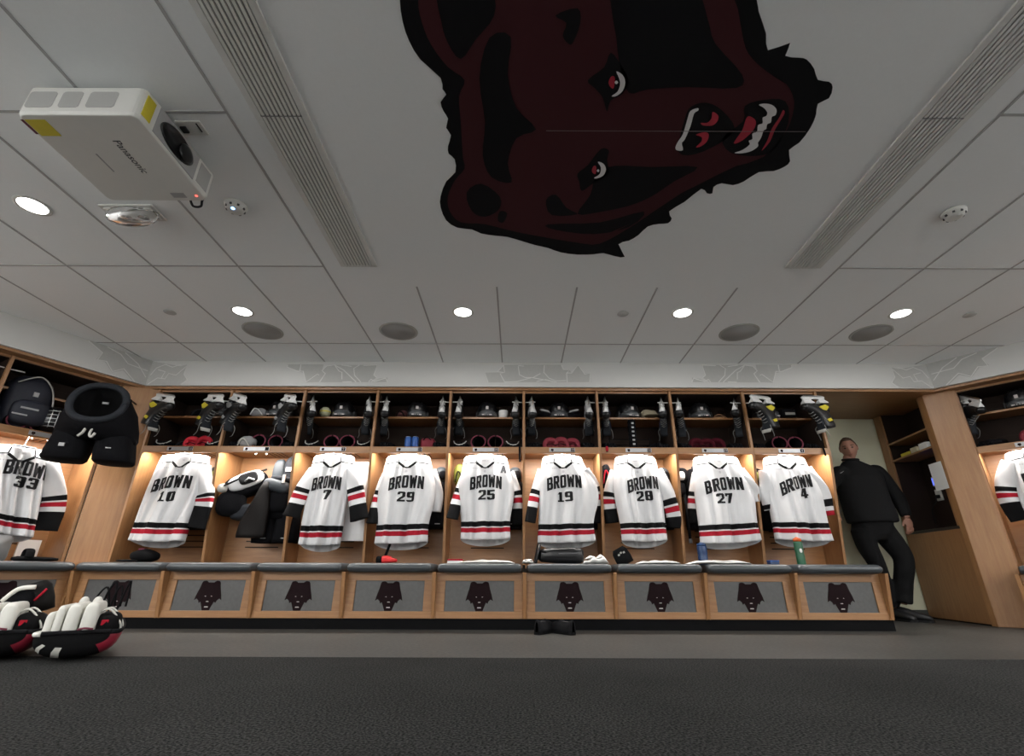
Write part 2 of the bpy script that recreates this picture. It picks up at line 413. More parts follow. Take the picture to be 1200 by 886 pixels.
BEAR = [(-.46, .93), (-.41, .98), (-.28, 1.0), (-.19, .97), (-.14, .93), (0, .93), (.14, .93), (.19, .97), (.28, 1.0), (.41, .98), (.46, .93), (.52, .72), (.62, .46), (.68, .26), (.56, .32), (.46, .25),
        (.42, .16), (.33, .20), (.22, -.02), (.17, -.12), (-.17, -.12), (-.22, -.02), (-.33, .20), (-.42, .16), (-.46, .25), (-.56, .32), (-.68, .26), (-.62, .46), (-.52, .72)]
def bear_parts(parent, Fn, name='emblem'):
    e = MB().flatpoly([Fn(a, b) for a, b in BEAR]).build(name, EMB, parent)
    d = MB()
    for poly in ([(-.20, .41), (-.12, .395), (-.13, .425)], [(.20, .41), (.12, .395), (.13, .425)], [(-.07, .20), (.07, .20), (.05, .225), (-.05, .225)], [(-.10, -.005), (.10, -.005), (.08, .03), (-.08, .03)]):
        d.flatpoly([Fn(a, b, 1) for a, b in poly])
    d.build('face_marks', EMBW, e)
    return e

# ------------------------------------------------------------------ locker + bench
def locker(key, number, label, right_end=False, lit=True, left_side=True, straight=()):
    Fm, w, rz = FR[key]
    t = thing('locker', label, 'locker', Fm.translation, rz, 'open wooden lockers')
    def side(x):
        MB().prism([(0, .492), (0, 2.145), (.43, 2.145), (.43, .492)] if x in straight else [(0, 1.50), (0, 2.145), (.43, 2.145), (.43, .492), (.16, .492)], x-.012, x+.012, 'x').build('side_panel', WOOD, t, bevel=.002)
    if left_side: side(0)
    if right_end: side(w)
    a, b = .0125, w-.0125
    bp = MB().box(a, b, .43, .45, .492, 2.145)
    for z in (.645, .70, .755, .81): bp.box(w*.30, w*.74, .428, .431, z, z+.010, 1)
    bp.build('back_panel', [WOODH, SLOT], t)
    MB().box(a, b, .02, .43, 2.125, 2.145).build('top_panel', WOODH, t)
    MB().box(a, b, .13, .43, 1.885, 1.905).build('shelf', WOODH, t, bevel=.002)
    cf = MB().box(a, b, .02, .43, 1.535, 1.555)
    for i in range(4): cf.box(w*.52+i*.045, w*.52+i*.045+.008, .12, .36, 1.533, 1.536, 1)
    cf.build('cubby_floor', [WOODH, SLOT], t)
    MB().box(a, b, -.002, .02, 1.497, 1.56).build('label_rail', WOODH, t, bevel=.002)
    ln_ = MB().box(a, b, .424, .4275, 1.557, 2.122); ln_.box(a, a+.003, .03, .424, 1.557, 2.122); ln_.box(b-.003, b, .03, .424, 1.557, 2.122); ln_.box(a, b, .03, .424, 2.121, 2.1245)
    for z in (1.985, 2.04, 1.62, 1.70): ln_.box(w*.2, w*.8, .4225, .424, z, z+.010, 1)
    ln_.build('cubby_shade_lining', [SHADE, SLOT], t)  # added lining, its dark colour paints in the cubby shade
    np_ = MB().box(w/2-.125, w/2+.125, -.008, -.002, 1.512, 1.55).build('nameplate', PLATE, t, bevel=.001)
    bear_parts(np_, lambda u, v, l=0: (w/2-.095+u*.022, -.0085-l*.0006, 1.517+v*.026))
    MB().box(w/2+.085, w/2+.12, -.0090, -.0078, 1.515, 1.547).build('number_box', VBLK, np_)
    if number:
        draped(text_polys(number, None, .022), lambda x, z: (w/2+.1025+x*.8, -.0096, 1.520+z), 0).build('number', EMBW, np_)
    MB().box(w*.06, w*.94, .022, .090, 1.526, 1.5345).build('light_strip', STRIP if lit else PGREY, t)
    for x in (.0125, b):
        s = 1 if x < .1 else -1
        MB().tube([(x, .05, 2.035), (x+s*.105, .05, 2.04)], .006, 8).build('peg', PWHITE, t)
    for x in (w*.42, w*.56):
        MB().tube(catmull([(x, .12, 1.535), (x, .12, 1.515), (x+.006, .105, 1.500), (x, .095, 1.508)], 4), .004, 6).build('coat_hook', PWHITE, t)
    if lit:
        area(Fm @ Vector((w/2, .052, 1.524)), (R(8), 0, rz), w*.86, .085, E_STRIP, (1.0, .95, .89), spread=175, name='locker_strip_light')
    return t
def bench(key, label, right_end=False):
    Fm, w, rz = FR[key]
    t = thing('locker_bench', label, 'bench', Fm.translation, rz, 'locker benches')
    # cushion: rounded section swept across
    prof = [(.14, .425), (-.30, .425), (-.345, .428), (-.362, .445), (-.366, .465), (-.358, .484), (-.335, .495), (-.25, .498), (.10, .497), (.14, .490)]
    rings = []
    for x, k in ((.026, .40), (.030, .66), (.040, .86), (.058, .97), (.08, 1), (w-.08, 1), (w-.058, .97), (w-.040, .86), (w-.030, .66), (w-.026, .40)):
        rings.append([(x, -.11 + (y+.11)*(1-(1-k)*.10), .46+(z-.46)*k) for y, z in prof])
    MB().loft(rings).build('cushion', VINYL, t)
    MB().box(.012, w-.012, .142, .43, .46, .490).build('seat_board', WOODH, t)
    # slanted front frame: top leans back under the cushion
    Y1, Y0 = -.262, -.270
    def fy(z): return Y0 + (Y1-Y0)*(z-.08)/(.42-.08)
    fr = MB(); x0, x1 = .014, w-.014
    def slab(xa, xb, za, zb, d=0, th=.02, m=0, b=fr):
        b.add([(xa, fy(za)+d, za), (xb, fy(za)+d, za), (xb, fy(zb)+d, zb), (xa, fy(zb)+d, zb), (xa, fy(za)+d+th, za), (xb, fy(za)+d+th, za), (xb, fy(zb)+d+th, zb), (xa, fy(zb)+d+th, zb)],
              [(0,1,2,3),(5,4,7,6),(4,0,3,7),(1,5,6,2),(3,2,6,7),(4,5,1,0)], m)
    slab(x0, x1, .08, .132); slab(x0, x1, .362, .424); slab(x0, x0+.072, .132, .362); slab(x1-.072, x1, .132, .362)
    fr.build('front_frame', WOODH, t, bevel=.002)
    pn = MB(); slab(x0+.07, x1-.07, .130, .364, .010, .008, 0, pn)
    po = pn.build('front_panel', PANEL, t)
    cx = w/2; s = .178
    bear_parts(po, lambda u, v, l=0: (cx+u*s*.93, fy(.157+v*s*1.12)+.0085-l*.001, .157+v*s*1.12))
    for x in ((0, w) if right_end else (0,)):
        MB().prism([(-.278, .08), (-.338, .428), (.14, .428), (.14, .08)], x-.014, x+.014, 'x').build('post', WOOD, t, bevel=.002)
    MB().box(-.014 if True else 0, w+(.014 if right_end else -.014), -.262, -.21, 0.0, .08).build('toe_kick', TOE, t)
    return t
NUM = ['10', None, '7', '29', '25', '19', '28', '27', '4']
for k in range(9):
    what = f'where jersey {NUM[k]} hangs' if NUM[k] else 'holding loose dark pads instead of a jersey'
    locker(k, NUM[k], f'open wooden locker {what}, lit from inside', right_end=(k == 8), straight=(0,) if k == 0 else ())
    bench(k, f'wooden bench with grey cushion and bear emblem below ' + (f'jersey {NUM[k]}' if NUM[k] else 'the loose dark pads'), right_end=(k == 8))
locker('L0', '33', 'open wooden locker of the left wing where jersey 33 hangs', right_end=True, straight=(WW,))
locker('L1', None, 'open wooden locker of the left wing nearest the left picture edge')
bench('L0', 'wooden bench with grey cushion behind the leg pads at left', right_end=True); bench('L1', 'wooden bench at the far left end of the left wing')
locker('R0', None, 'open wooden locker of the right wing beside the closet post', right_end=True, straight=(0,))
locker('R1', None, 'open wooden locker at the far end of the right wing', left_side=False, right_end=True)
bench('R0', 'wooden bench of the right wing beside the closet post'); bench('R1', 'wooden bench at the far end of the right wing', right_end=True)

# angled filler between left wing and first locker
ft = thing('corner_filler', 'angled plain wooden panel filling the left corner between lockers', 'panel')
A = Vector((D0.x+.02, D0.y+.005, 0)); B = Vector((X0-.013, YF+.02, 0)); d = (B-A).normalized(); n = Vector((-d.y, d.x, 0))*.02
def vpanel(mb, a, b, nn, z0, z1, m=0):
    v = [(q.x, q.y, z) for z in (z0, z1) for q in (a, b, b+nn, a+nn)]
    mb.add(v, [(0,1,5,4),(1,2,6,5),(2,3,7,6),(3,0,4,7),(0,3,2,1),(4,5,6,7)], m)
p = MB(); vpanel(p, A, B, n, .49, 2.145); p.build('panel', WOOD, ft)
MB().prism([(A.x, A.y), (B.x, B.y), (X0+.01, YF-.25), (-3.62, 4.29)], .44, .488, 'z').build('corner_seat', WOODH, ft)
# ------------------------------------------------------------------ closet at right
PA = Vector((4.335, 5.64, 0)); PB = Vector((4.20, 4.71, 0)); pd = (PB-PA).normalized(); pn_ = Vector((-pd.y, pd.x, 0)) ; LN = (PB-PA).length
ct = thing('closet', 'built-in wooden closet with open shelf niche right of the doorway', 'closet', PA, math.atan2(pd.y, pd.x))
# local: x from far to near along the panel, y into the closet, z up
c = MB(); c.box(0, LN, 0, .022, .0, .83); c.box(0, .13, 0, .022, .83, 2.18); c.box(LN-.10, LN, 0, .022, .83, 2.18)
c.build('side_panel', WOOD, ct, bevel=.002)
MB().box(.02, LN-.02, -.004, .30, .83, .858).build('counter', mat('dark_counter', (.03, .025, .02), .35), ct, bevel=.003)
for z in (1.81, 1.62): MB().box(.13, LN-.02, .004, .28, z, z+.02).build('shelf', WOODH, ct, bevel=.002)
MB().box(.02, LN-.02, .28, .30, .86, 2.18).build('back_panel', SHADE, ct)  # niche interior takes the same painted-in shade colour
MB().box(.10, .128, .022, .28, .86, 2.18).build('inner_panel', SHADE, ct)
MB().box(LN-.022, LN-.002, .022, .28, .86, 2.18).build('inner_panel', SHADE, ct)
MB().box(.03, LN-.01, -.004, .02, .0, .012).build('base_strip', TOE, ct)
pt = thing('corner_post', 'tall angled wooden post between the closet and the right wing locker', 'post')
p = MB(); A = PB+Vector((-.004, -.006, 0)); B = R0+Vector((-.01, -.012, 0)); dd = (B-A).normalized(); n = Vector((-dd.y, dd.x, 0))*.03
vpanel(p, A, B, n, 0, 2.165); p.build('face', WOOD, pt, bevel=.004)
p = MB(); nn = Vector((-pd.y, pd.x, 0)); A2 = PB - pd*.055 - nn*.012; vpanel(p, A2, A, nn*.03, 0, 2.165); p.build('edge_strip', WOOD, pt, bevel=.003)
def closet_pt(x, y, z): return ct.matrix_basis @ Vector((x, y, z))
rzc = math.atan2(pd.y, pd.x); MC = Matrix.Translation(PA) @ Matrix.Rotation(rzc, 4, 'Z')
def cpos(px, py):
    q = loc_at(MC, px, py, .278); return Vector((q.x, .2785, q.z))
def closet_item(name, mb, mats, label, cat, group=None, **kw):
    o = mb.build(name, mats, None, **kw); o.matrix_world = MC; return tag(o, label, cat, group)
closet_item('notice_sheet', MB().box(LN-.20, LN-.01, -.020, -.0185, 1.20, 1.465), PAPER, 'white printed notice sheet taped to the closet post', 'paper')
th_ = thing('thermostat', 'small wall controller with glowing blue screen in the closet niche', 'controller', MC @ cpos(1097, 564), rzc)
MB().box(-.04, .04, -.02, 0, -.05, .05).build('housing', PWHITE, th_, bevel=.004); MB().box(-.03, .03, -.0215, -.0195, -.04, .035).build('screen', BSCR, th_)
for i, (x, lb) in enumerate(((1070, 'far'), (1083, 'near'))):
    s_ = thing('switch_plate', f'white switch plate above the closet counter, {lb} one of the pair', 'switch', MC @ cpos(x, 577), rzc, 'closet switch plates')
    MB().box(-.045, .045, -.008, 0, -.06, .06).build('plate', PWHITE, s_, bevel=.002); MB().box(-.012, .012, -.012, -.008, -.03, .03).build('rocker', PGREY, s_)
s_ = thing('outlet_plate', 'white outlet plate with dark plugs above the counter', 'outlet', MC @ cpos(1101, 580), rzc)
MB().box(-.05, .05, -.008, 0, -.06, .06).build('plate', PWHITE, s_, bevel=.002)
MB().box(-.02, .02, -.04, -.008, -.035, .0).build('plug', BLACK, s_, bevel=.003)
MB().tube(catmull([(0, -.04, -.02), (.02, -.07, -.08), (-.06, -.08, -.15), (-.12, -.05, -.288)], 6), .005, 6).build('cord', BLACK, s_)
for i, (x, y, sx, sy, sz, m, l) in enumerate(((.30, .012, .16, .14, .035, YEL, 'yellow box on the lower closet shelf, far end'), (.48, .012, .11, .14, .055, mat('pale_box', (.55, .5, .35), .7), 'pale yellow box in the middle of the lower closet shelf'), (.63, .012, .12, .13, .065, PAPER, 'white box on the lower closet shelf, near end'))):
    closet_item('carton', MB().box(x, x+sx, y, y+sy, 1.641, 1.641+sz), m, l, 'box', 'boxes on the closet shelf', bevel=.004)
# ------------------------------------------------------------------ bear mural on the ceiling
def cp1(pts): return [(460+a/2.3077, b/2.3077) for a, b in pts]
def cp2(pts): return [(720+a/4.615, 100+b/4.615) for a, b in pts]
mural = thing('ceiling_emblem', 'huge maroon and black snarling bear head emblem on the ceiling', 'emblem', (0.9, 1.7, H))
def decal(name, polys, m, layer, conv=cp1, sm=3):
    mb = MB()
    for pl in polys:
        q = [on_ceil(a, b) for a, b in conv(pl)]
        if sm: q = catmull(q, sm, True)
        mb.flatpoly([Vector((v.x-.9, v.y-1.7, -.002-.0012*layer)) for v in q])
    return mb.build(name, m, mural)
OUT = [(20,0),(28,60),(45,110),(75,160),(130,210),(135,240),(145,255),(130,275),(138,300),(150,320),(145,345),(158,365),(150,395),(152,415),(168,430),(170,465),(145,490),(130,530),(130,560),(145,595),(175,615),(215,620),(240,631),(280,637),(310,640),(345,650),(385,662),(420,670),(455,682),(500,688),(545,687),(570,684),(600,692),(628,694),(611,660),(640,650),(665,635),(690,612),(720,605),(745,603),(755,590),(748,571),(790,545),(835,510),(850,522),(865,522),(868,505),(890,495),(920,500),(950,490),(990,465),(1030,462),(1060,450),(1075,435),(1072,405),(1100,385),(1130,345),(1145,310),(1150,280),(1180,265),(1190,235),(1180,220),(1150,215),(1140,185),(1120,160),(1100,155),(1062,150),(1075,115),(1015,135),(1010,90),(990,30),(985,0),(960,-60),(900,-130),(780,-170),(640,-175),(500,-170),(400,-160),(300,-150),(240,-140),(150,-150),(70,-110),(28,-50)]
decal('outline', [OUT], VBLK, 0, sm=2)
decal('face', [[(70,0),(80,60),(105,120),(150,180),(195,215),(180,260),(185,330),(190,420),(195,455),(170,485),(150,530),(155,570),(185,600),(250,605),(330,625),(420,642),(500,655),(560,658),(640,615),(700,575),(760,535),(830,490),(900,455),(960,440),(1030,410),(1080,370),(1105,310),(1095,250),(1030,205),(985,170),(955,130),(940,60),(925,0),(860,-90),(700,-130),(450,-125),(300,-100),(150,-90),(90,-50)]], MAROON, 1)
decal('shading', [
 [(128,-30),(260,-30),(275,40),(225,105),(185,158),(150,115),(132,55)],
 [(262,100),(320,98),(312,200),(335,290),(388,348),(335,372),(312,440),(322,492),(268,478),(244,420),(250,330),(235,210)],
 [(200,520),(240,495),(290,530),(288,565),(250,585),(215,570)],
 [(600,-60),(800,-60),(852,50),(872,115),(945,200),(930,236),(800,234),(690,240),(640,250),(618,190),(605,100)],
 [(550,470),(600,447),(700,450),(825,450),(760,490),(700,530),(640,555),(560,572),(500,577),(535,525)],
 [(528,215),(572,180),(590,140),(618,175),(638,215),(622,252),(590,270),(580,300),(568,262),(545,235)],
 [(500,468),(528,445),(562,402),(585,405),(580,432),(584,470),(545,492),(512,515),(505,490)],
 [(772,408),(790,320),(808,286),(850,276),(892,298),(925,345),(890,382),(820,415)],
 [(915,412),(892,372),(948,326),(952,285),(1005,268),(1062,272),(1070,330),(1035,400),(985,420)],
 [(440,40),(500,20),(508,60),(490,110),(478,118),(460,95),(470,60)],
 [(415,540),(442,525),(470,560),(500,578),(430,580)],
 [(290,570),(310,575),(300,600),(285,595)], [(420,605),(560,600),(680,570),(640,612),(545,632),(440,620)],
 [(1030,170),(1120,190),(1150,250),(1110,330),(1060,400),(990,440),(1060,360),(1085,290),(1075,240)]], VBLK, 2)
decal('highlight', [[(690,555),(800,490),(900,440),(960,430),(880,470),(780,520)], [(560,640),(640,605),(600,625),(570,648)]], MAROON, 3)
decal('eye', [[(605,190),(622,200),(629,220),(622,243),(605,257),(592,257),(608,245),(615,225),(612,208)], [(605,215),(610,220),(605,225),(600,220)]], VWHT, 4)
decal('iris', [[(592,204),(601,208),(598,236),(588,232),(584,219)]], VRED, 3)
decal('eye', [[(555,435),(570,440),(577,455),(570,472),(552,480),(545,478),(560,468),(563,450)], [(556,455),(559,459),(556,463),(552,459)]], VWHT, 4)
decal('iris', [[(545,446),(551,450),(549,468),(541,465),(539,456)]], VRED, 3)
decal('nose_highlight', [[(825,290),(826,297),(815,305),(805,340),(790,375),(782,385),(785,404),(768,404),(765,395),(772,380),(785,360),(797,320),(805,298)]], VWHT, 3)
decal('nostril', [[(865,300),(880,310),(878,325),(865,337),(840,337),(833,330),(850,330),(862,318)], [(845,355),(855,362),(850,380),(835,393),(820,396),(835,380),(835,368),(820,362)]], VRED, 3)
decal('tongue', [[(965,312),(982,325),(975,350),(945,378),(922,385),(945,350),(955,320)]], VRED, 3)
decal('teeth', [[(780,100),(810,93),(850,100),(875,125),(870,155),(850,165),(845,195),(825,205),(820,230),(805,240),(795,270),(785,290),(775,305),(775,325),(740,350),(690,362),(648,360),(690,345),(730,315),(725,295),(745,285),(745,255),(770,245),(775,210),(800,200),(800,170),(820,160),(825,140),(805,115)]], VWHT, 4, cp2)
decal('lip', [[(910,130),(918,150),(870,230),(840,300),(795,350),(825,295),(850,230),(890,170)]], VRED, 3, cp2)
sp = [on_ceil(640, 152), on_ceil(945, 151.2)]
MB().box(sp[0].x-.9, sp[1].x-.9, sp[0].y-1.7-.0015, sp[0].y-1.7+.0015, -.0075, -.007).build('seam', mat('pale_seam', (.16, .13, .13), .6), mural)
# ------------------------------------------------------------------ leaf paintings on the soffit
def ribbon(mb, pts, w, Fn, l):
    P = [Vector((a, b)) for a, b in pts]; L = []; Rr = []
    for i, p in enumerate(P):
        t = (P[min(i+1, len(P)-1)]-P[max(i-1, 0)]).normalized(); n_ = Vector((-t.y, t.x))*w/2
        L.append(p+n_); Rr.append(p-n_)
    b = len(mb.v)
    for a, c_ in zip(L, Rr): mb.v.append(Vector(Fn(a.x, a.y, l))); mb.v.append(Vector(Fn(c_.x, c_.y, l)))
    for i in range(len(P)-1):
        mb.f.append([b+2*i, b+2*i+1, b+2*i+3, b+2*i+2]); mb.m.append(0); mb.s.append(False)
def leaf_paint(label, Fn, fills, lines, wln=.009):
    t = thing('leaf_painting', label, 'painting', Fn(0, 0, 0), 0, 'grey ivy paintings on the soffit'); o = Vector(Fn(0, 0, 0))
    G = lambda u, v, l: tuple(Vector(Fn(u, v, l)) - o)
    a = MB()
    for pl in fills: a.flatpoly([G(u, v, 1) for u, v in pl])
    a.build('leaf_shapes', LEAFG, t)
    b = MB()
    for ln in lines: ribbon(b, ln, wln, G, 2)
    b.build('leaf_outlines', LEAFL, t)
def soffit_back(x0, y0, sc, mirror=None):
    # crop pixel -> u (world x), v (world z) on the back soffit face
    def f(a, b):
        px = x0 + a/sc
        if mirror is not None: px = 2*mirror - px
        p = at(px, y0 + b/sc, 4.55); return (p.x, min(max(p.z, 2.173), 2.437))
    return f
def Fback(u, v, l): return (u, 4.55+.01*(u+3.765)/7.975-.001*l-.0006, v)
ivyA_f = [[(125,90),(445,90),(430,150),(455,175),(400,245),(290,250),(270,165),(215,150),(130,120)], [(430,150),(470,105),(545,95),(700,95),(920,92),(885,185),(910,205),(850,245),(410,248),(460,170)], [(870,245),(930,215),(1005,205),(1000,245)]]
ivyA_l = [[(130,95),(125,115),(215,150),(265,150),(290,245),(390,175),(405,185)], [(245,92),(235,150)], [(410,245),(460,170),(430,145),(470,105),(540,95),(580,150),(605,160),(605,220)], [(540,95),(620,140),(730,245)], [(600,95),(690,108)], [(760,95),(710,125),(715,185),(770,245)], [(795,100),(915,95),(885,185),(910,205)], [(840,245),(860,220),(890,240),(990,210),(1005,245)], [(610,245),(690,243)]]
ivyB_f = [[(130,155),(250,150),(310,95),(640,92),(650,245),(160,248)], [(640,92),(805,92),(820,135),(880,135),(900,165),(955,92),(1010,165),(1070,165),(1070,245),(640,245)]]
ivyB_l = [[(165,248),(135,158),(250,155),(300,160)], [(250,150),(275,125),(300,95),(310,160),(270,170),(310,245),(420,240),(550,205),(760,245)], [(430,100),(480,105)], [(430,105),(440,180),(490,205),(560,205),(625,170)], [(660,95),(655,160),(700,210),(760,235),(850,232)], [(810,95),(830,135),(885,135),(855,165),(860,245)], [(855,165),(900,165),(955,95),(1015,175),(1065,165),(1060,245)], [(590,240),(670,222),(770,248)]]
def cv(f, L): return [[f(a, b) for a, b in pl] for pl in L]
fa = soffit_back(320, 415, 7.5); leaf_paint('grey ivy leaf painting on the soffit left of centre', Fback, cv(fa, ivyA_f), cv(fa, ivyA_l))
fb = soffit_back(550, 415, 7.5); leaf_paint('grey ivy leaf painting on the soffit at the middle', Fback, cv(fb, ivyB_f), cv(fb, ivyB_l))
fc = soffit_back(320, 415, 7.5, 632.5); leaf_paint('grey ivy leaf painting on the soffit above the right lockers', Fback, cv(fc, ivyA_f), cv(fc, ivyA_l))
def wing_F(cor, d, sgn):
    n = Vector((d.y, -d.x, 0)) if sgn < 0 else Vector((d.y, -d.x, 0))
    def Fn(u, v, l):
        if sgn < 0:
            if u >= 0: return (cor.x+u, cor.y-.0016-.001*l, v)
            q = cor + d*u + n*(.0016+.001*l); return (q.x, q.y, v)
        else:
            if u <= 0: return (cor.x+u, cor.y-.0022-.001*l, v)
            q = cor + d*u + n*(.0016+.001*l); return (q.x, q.y, v)
    return Fn
FnL = wing_F(CL, LD, -1); FnR = wing_F(CR, RD, 1)
cf_f = [[(-.55,2.435),(0,2.435),(0,2.175),(-.12,2.175),(-.22,2.25),(-.30,2.20),(-.38,2.28),(-.45,2.28),(-.42,2.36)], [(0,2.435),(.30,2.38),(.36,2.40),(.36,2.30),(.40,2.23),(.34,2.18),(0,2.175)]]
cf_l = [[(-.55,2.43),(-.42,2.36),(-.44,2.28),(-.37,2.29),(-.30,2.21),(-.22,2.27),(-.10,2.175)], [(-.40,2.43),(-.28,2.40),(-.20,2.33),(-.02,2.32)], [(-.25,2.43),(-.12,2.36),(-.02,2.25)], [(.02,2.28),(.06,2.36),(.14,2.40),(.22,2.37),(.30,2.40)], [(.02,2.18),(.10,2.25),(.18,2.24),(.20,2.30),(.28,2.28),(.36,2.38),(.36,2.29),(.41,2.23),(.36,2.175)], [(.08,2.34),(.16,2.32),(.14,2.25)]]
leaf_paint('grey ivy leaf painting wrapping the left soffit corner', FnL, cf_f, cf_l)
leaf_paint('grey ivy leaf painting wrapping the right soffit corner', FnR, [[(-u, v) for u, v in pl] for pl in cf_f], [[(-u, v) for u, v in pl] for pl in cf_l])
# ------------------------------------------------------------------ ceiling fittings
DL = [(-2.89, 2.277, 'leftmost recessed round ceiling light near the projector'), (-2.30, 3.52, 'recessed round ceiling light in the back row, first from left'), (-.46, 3.52, 'recessed round ceiling light in the back row, second from left'), (1.37, 3.52, 'recessed round ceiling light in the back row, third from left'), (3.19, 3.52, 'recessed round ceiling light in the back row, rightmost'),
      (3.79, 2.277, 'recessed ceiling light beyond the right air vent'), (-2.89, .4, 'recessed ceiling light behind the projector, out at left'), (3.79, .4, 'recessed ceiling light out at right'), (-2.3, -1.6, 'recessed ceiling light at the front left of the room'), (-.46, -1.6, 'recessed ceiling light at the front of the room, left of centre'), (1.37, -1.6, 'recessed ceiling light at the front of the room, right of centre'), (3.19, -1.6, 'recessed ceiling light at the front right of the room')]
for i, x in enumerate((-4.2, -2.6, -1.0, .6, 2.2, 3.8)): DL.append((x, -2.72, f'wall-washing ceiling light along the front wall, number {"one two three four five six".split()[i]} from the left'))  # lamps added out of view to lift the ceiling brightness
for i, y in enumerate((-1.8, -.6, .6, 1.8)):  # further added fill lamps, bounced off the unseen side walls
    DL.append((LB2.x+.28, y, f'wall-washing ceiling light along the left wall, {"nearest the front" if i == 0 else "second" if i == 1 else "third" if i == 2 else "farthest"}'))
    DL.append((RB2.x-.28, y, f'wall-washing ceiling light along the right wall, {"nearest the front" if i == 0 else "second" if i == 1 else "third" if i == 2 else "farthest"}'))
for x, y, lb in DL:
    t = thing('ceiling_light', lb, 'light', (x, y, H), 0, 'recessed ceiling lights')
    MB().lathe([(.070, -.001), (.088, -.001), (.090, -.004), (.084, -.006), (.072, -.005)], 32).build('trim_ring', PWHITE, t)
    MB().lathe([(.001, -.0045), (.071, -.0045), (.071, -.0015), (.001, -.0015)], 32).build('lens', LED, t)
    area((x, y, H-.012), (0, 0, 0), .13, .13, E_ADDED_WASH if 'wall-wash' in lb else E_DOWN, (1.0, .995, .98), 'DISK', 180, 'downlight')
SPK = mat('speaker_grille', (.30, .30, .29), .8, 0, .12, 400)
for x, lb in ((-2.30, 'round ceiling speaker, first from left'), (-1.077, 'round ceiling speaker, second from left'), (1.99, 'round ceiling speaker, third from left'), (3.18, 'round ceiling speaker, rightmost')):
    t = thing('ceiling_speaker', lb, 'speaker', (x, 3.87, H), 0, 'round ceiling speakers')
    MB().lathe([(.001, -.006), (.155, -.005), (.155, -.001), (.001, -.001)], 40).build('grille', SPK, t)
    MB().lathe([(.152, -.001), (.172, -.001), (.170, -.006), (.160, -.008), (.152, -.006)], 40).build('rim', mat('speaker_rim', (.40, .40, .38), .7) if 'speaker_rim' not in MATS else MATS['speaker_rim'], t)
for x, lb in ((-2.91, 'small flat sprinkler cover, leftmost'), (.875, 'small flat sprinkler cover near the middle'), (3.77, 'small flat sprinkler cover, rightmost')):
    tag(MB().lathe([(.001, -.012), (.045, -.011), (.048, -.008), (.040, -.001), (.001, -.001)], 28, 0, Matrix.Translation((x, 3.53, H))).build('sprinkler_cover', mat('cover_paint', (.5, .5, .49), .6) if 'cover_paint' not in MATS else MATS['cover_paint']), lb, 'sprinkler', 'sprinkler covers')
for x, y, led, lb in ((-1.675, 2.27, BLED, 'smoke detector with blue light right of the projector'), (2.61, 2.306, PWHITE, 'white smoke detector beyond the right air vent')):
    t = thing('smoke_detector', lb, 'smoke detector', (x, y, H), 0, 'smoke detectors')
    MB().lathe([(.001, -.042), (.03, -.041), (.045, -.036), (.052, -.022), (.062, -.016), (.064, -.001), (.001, -.001)], 32).build('housing', PWHITE, t)
    for q in range(8):
        a = q*math.pi/4; MB().box(-.006, .006, .046, .0545, -.032, -.022, 0, Matrix.Rotation(a, 4, 'Z')).build('slot', DGREY, t)
    MB().blob((.0, -.022, -.042), (.010, .010, .005)).build('indicator', led, t)
VSL = mat('vent_white', (.68, .68, .66), .5); VDK = mat('vent_dark', (.20, .20, .20), .8)
for x0, x1, lb in ((-1.255, -1.0, 'long linear air vent at left of the bear emblem'), (1.885, 2.14, 'long linear air vent at right of the bear emblem')):
    t = thing('air_vent', lb, 'vent', ((x0+x1)/2, 1.6, H), 0, 'linear ceiling vents'); w = (x1-x0)/2; y0, y1 = -1.2, 1.27
    MB().box(-w+.03, w-.03, y0, y1, -.003, -.001).build('backing', VDK, t)
    f = MB()
    for a, b in ((-w, -w+.032), (w-.032, w)): f.box(a, b, y0, y1, -.012, 0)
    f.box(-w, w, y1-.012, y1, -.012, 0); f.box(-w, w, y0, y0+.012, -.012, 0); f.build('frame', VSL, t, bevel=.002)
    ns = 9
    for i in range(ns):
        xc = -w+.032 + (2*w-.064)*(i+.5)/ns
        MB().box(xc-.0065, xc+.0065, y0, y1, -.013, -.004, 0).build('slat', VSL, t)
    MB().box(-w+.03, w-.03, .052, .058, -.0135, -.006).build('joint', VDK, t)
# projector
t = thing('projector', 'white ceiling projector with black lens facing right', 'projector', (-1.915, 1.765, H))
MB().loft([[(a, b, z) for a, b in rrect(w, w, r_, 5)] for z, w, r_ in ((-.02, .50, .03), (-.03, .53, .035), (-.175, .53, .035), (-.19, .515, .03))], smooth=False).build('case', PWHITE, t, bevel=.004)
for px_, py_ in ((-.18, -.15), (.18, .15)): MB().tube([(px_, py_, -.021), (px_, py_, 0)], .02, 12).build('mount', PGREY, t)
for xa, xb in ((-.235, -.115), (-.09, .0), (.03, .155)):
    MB().prism(rrect(xb-xa, .095, .015), -.2665, -.263, 'y', 0, Matrix.Translation(((xa+xb)/2, 0, -.105))).build('vent_grille', mat('projector_grille', (.36, .36, .35), .7, 0, .15, 500) if 'projector_grille' not in MATS else MATS['projector_grille'], t)
MB().box(.263, .267, -.17, .12, -.178, -.035).build('lens_panel', PGREY, t)
ML = Matrix.Translation((.266, -.03, -.107)) @ Matrix.Rotation(math.pi/2, 4, 'Y')
l = MB().loft([[(a*.062*k, b*.115*k, z) for a, b in [(math.cos(2*math.pi*j/28), math.sin(2*math.pi*j/28)) for j in range(28)]] for k, z in ((1, 0), (1.0, .006), (.93, .008), (.90, .002))], M=ML).build('lens_hood', GLOSSB, t)
MB().blob((.272, .03, -.105), (.012, .05, .048)).build('lens', GLOSSB, l)
MB().box(.263, .2665, .14, .225, -.165, -.045).build('side_grille', MATS['projector_grille'], t)
MB().box(.1, .17, .2, .235, -.1915, -.189).build('button_panel', PGREY, t)
MB().blob((.225, .222, -.19), (.007, .007, .003)).build('indicator', RLED, t)
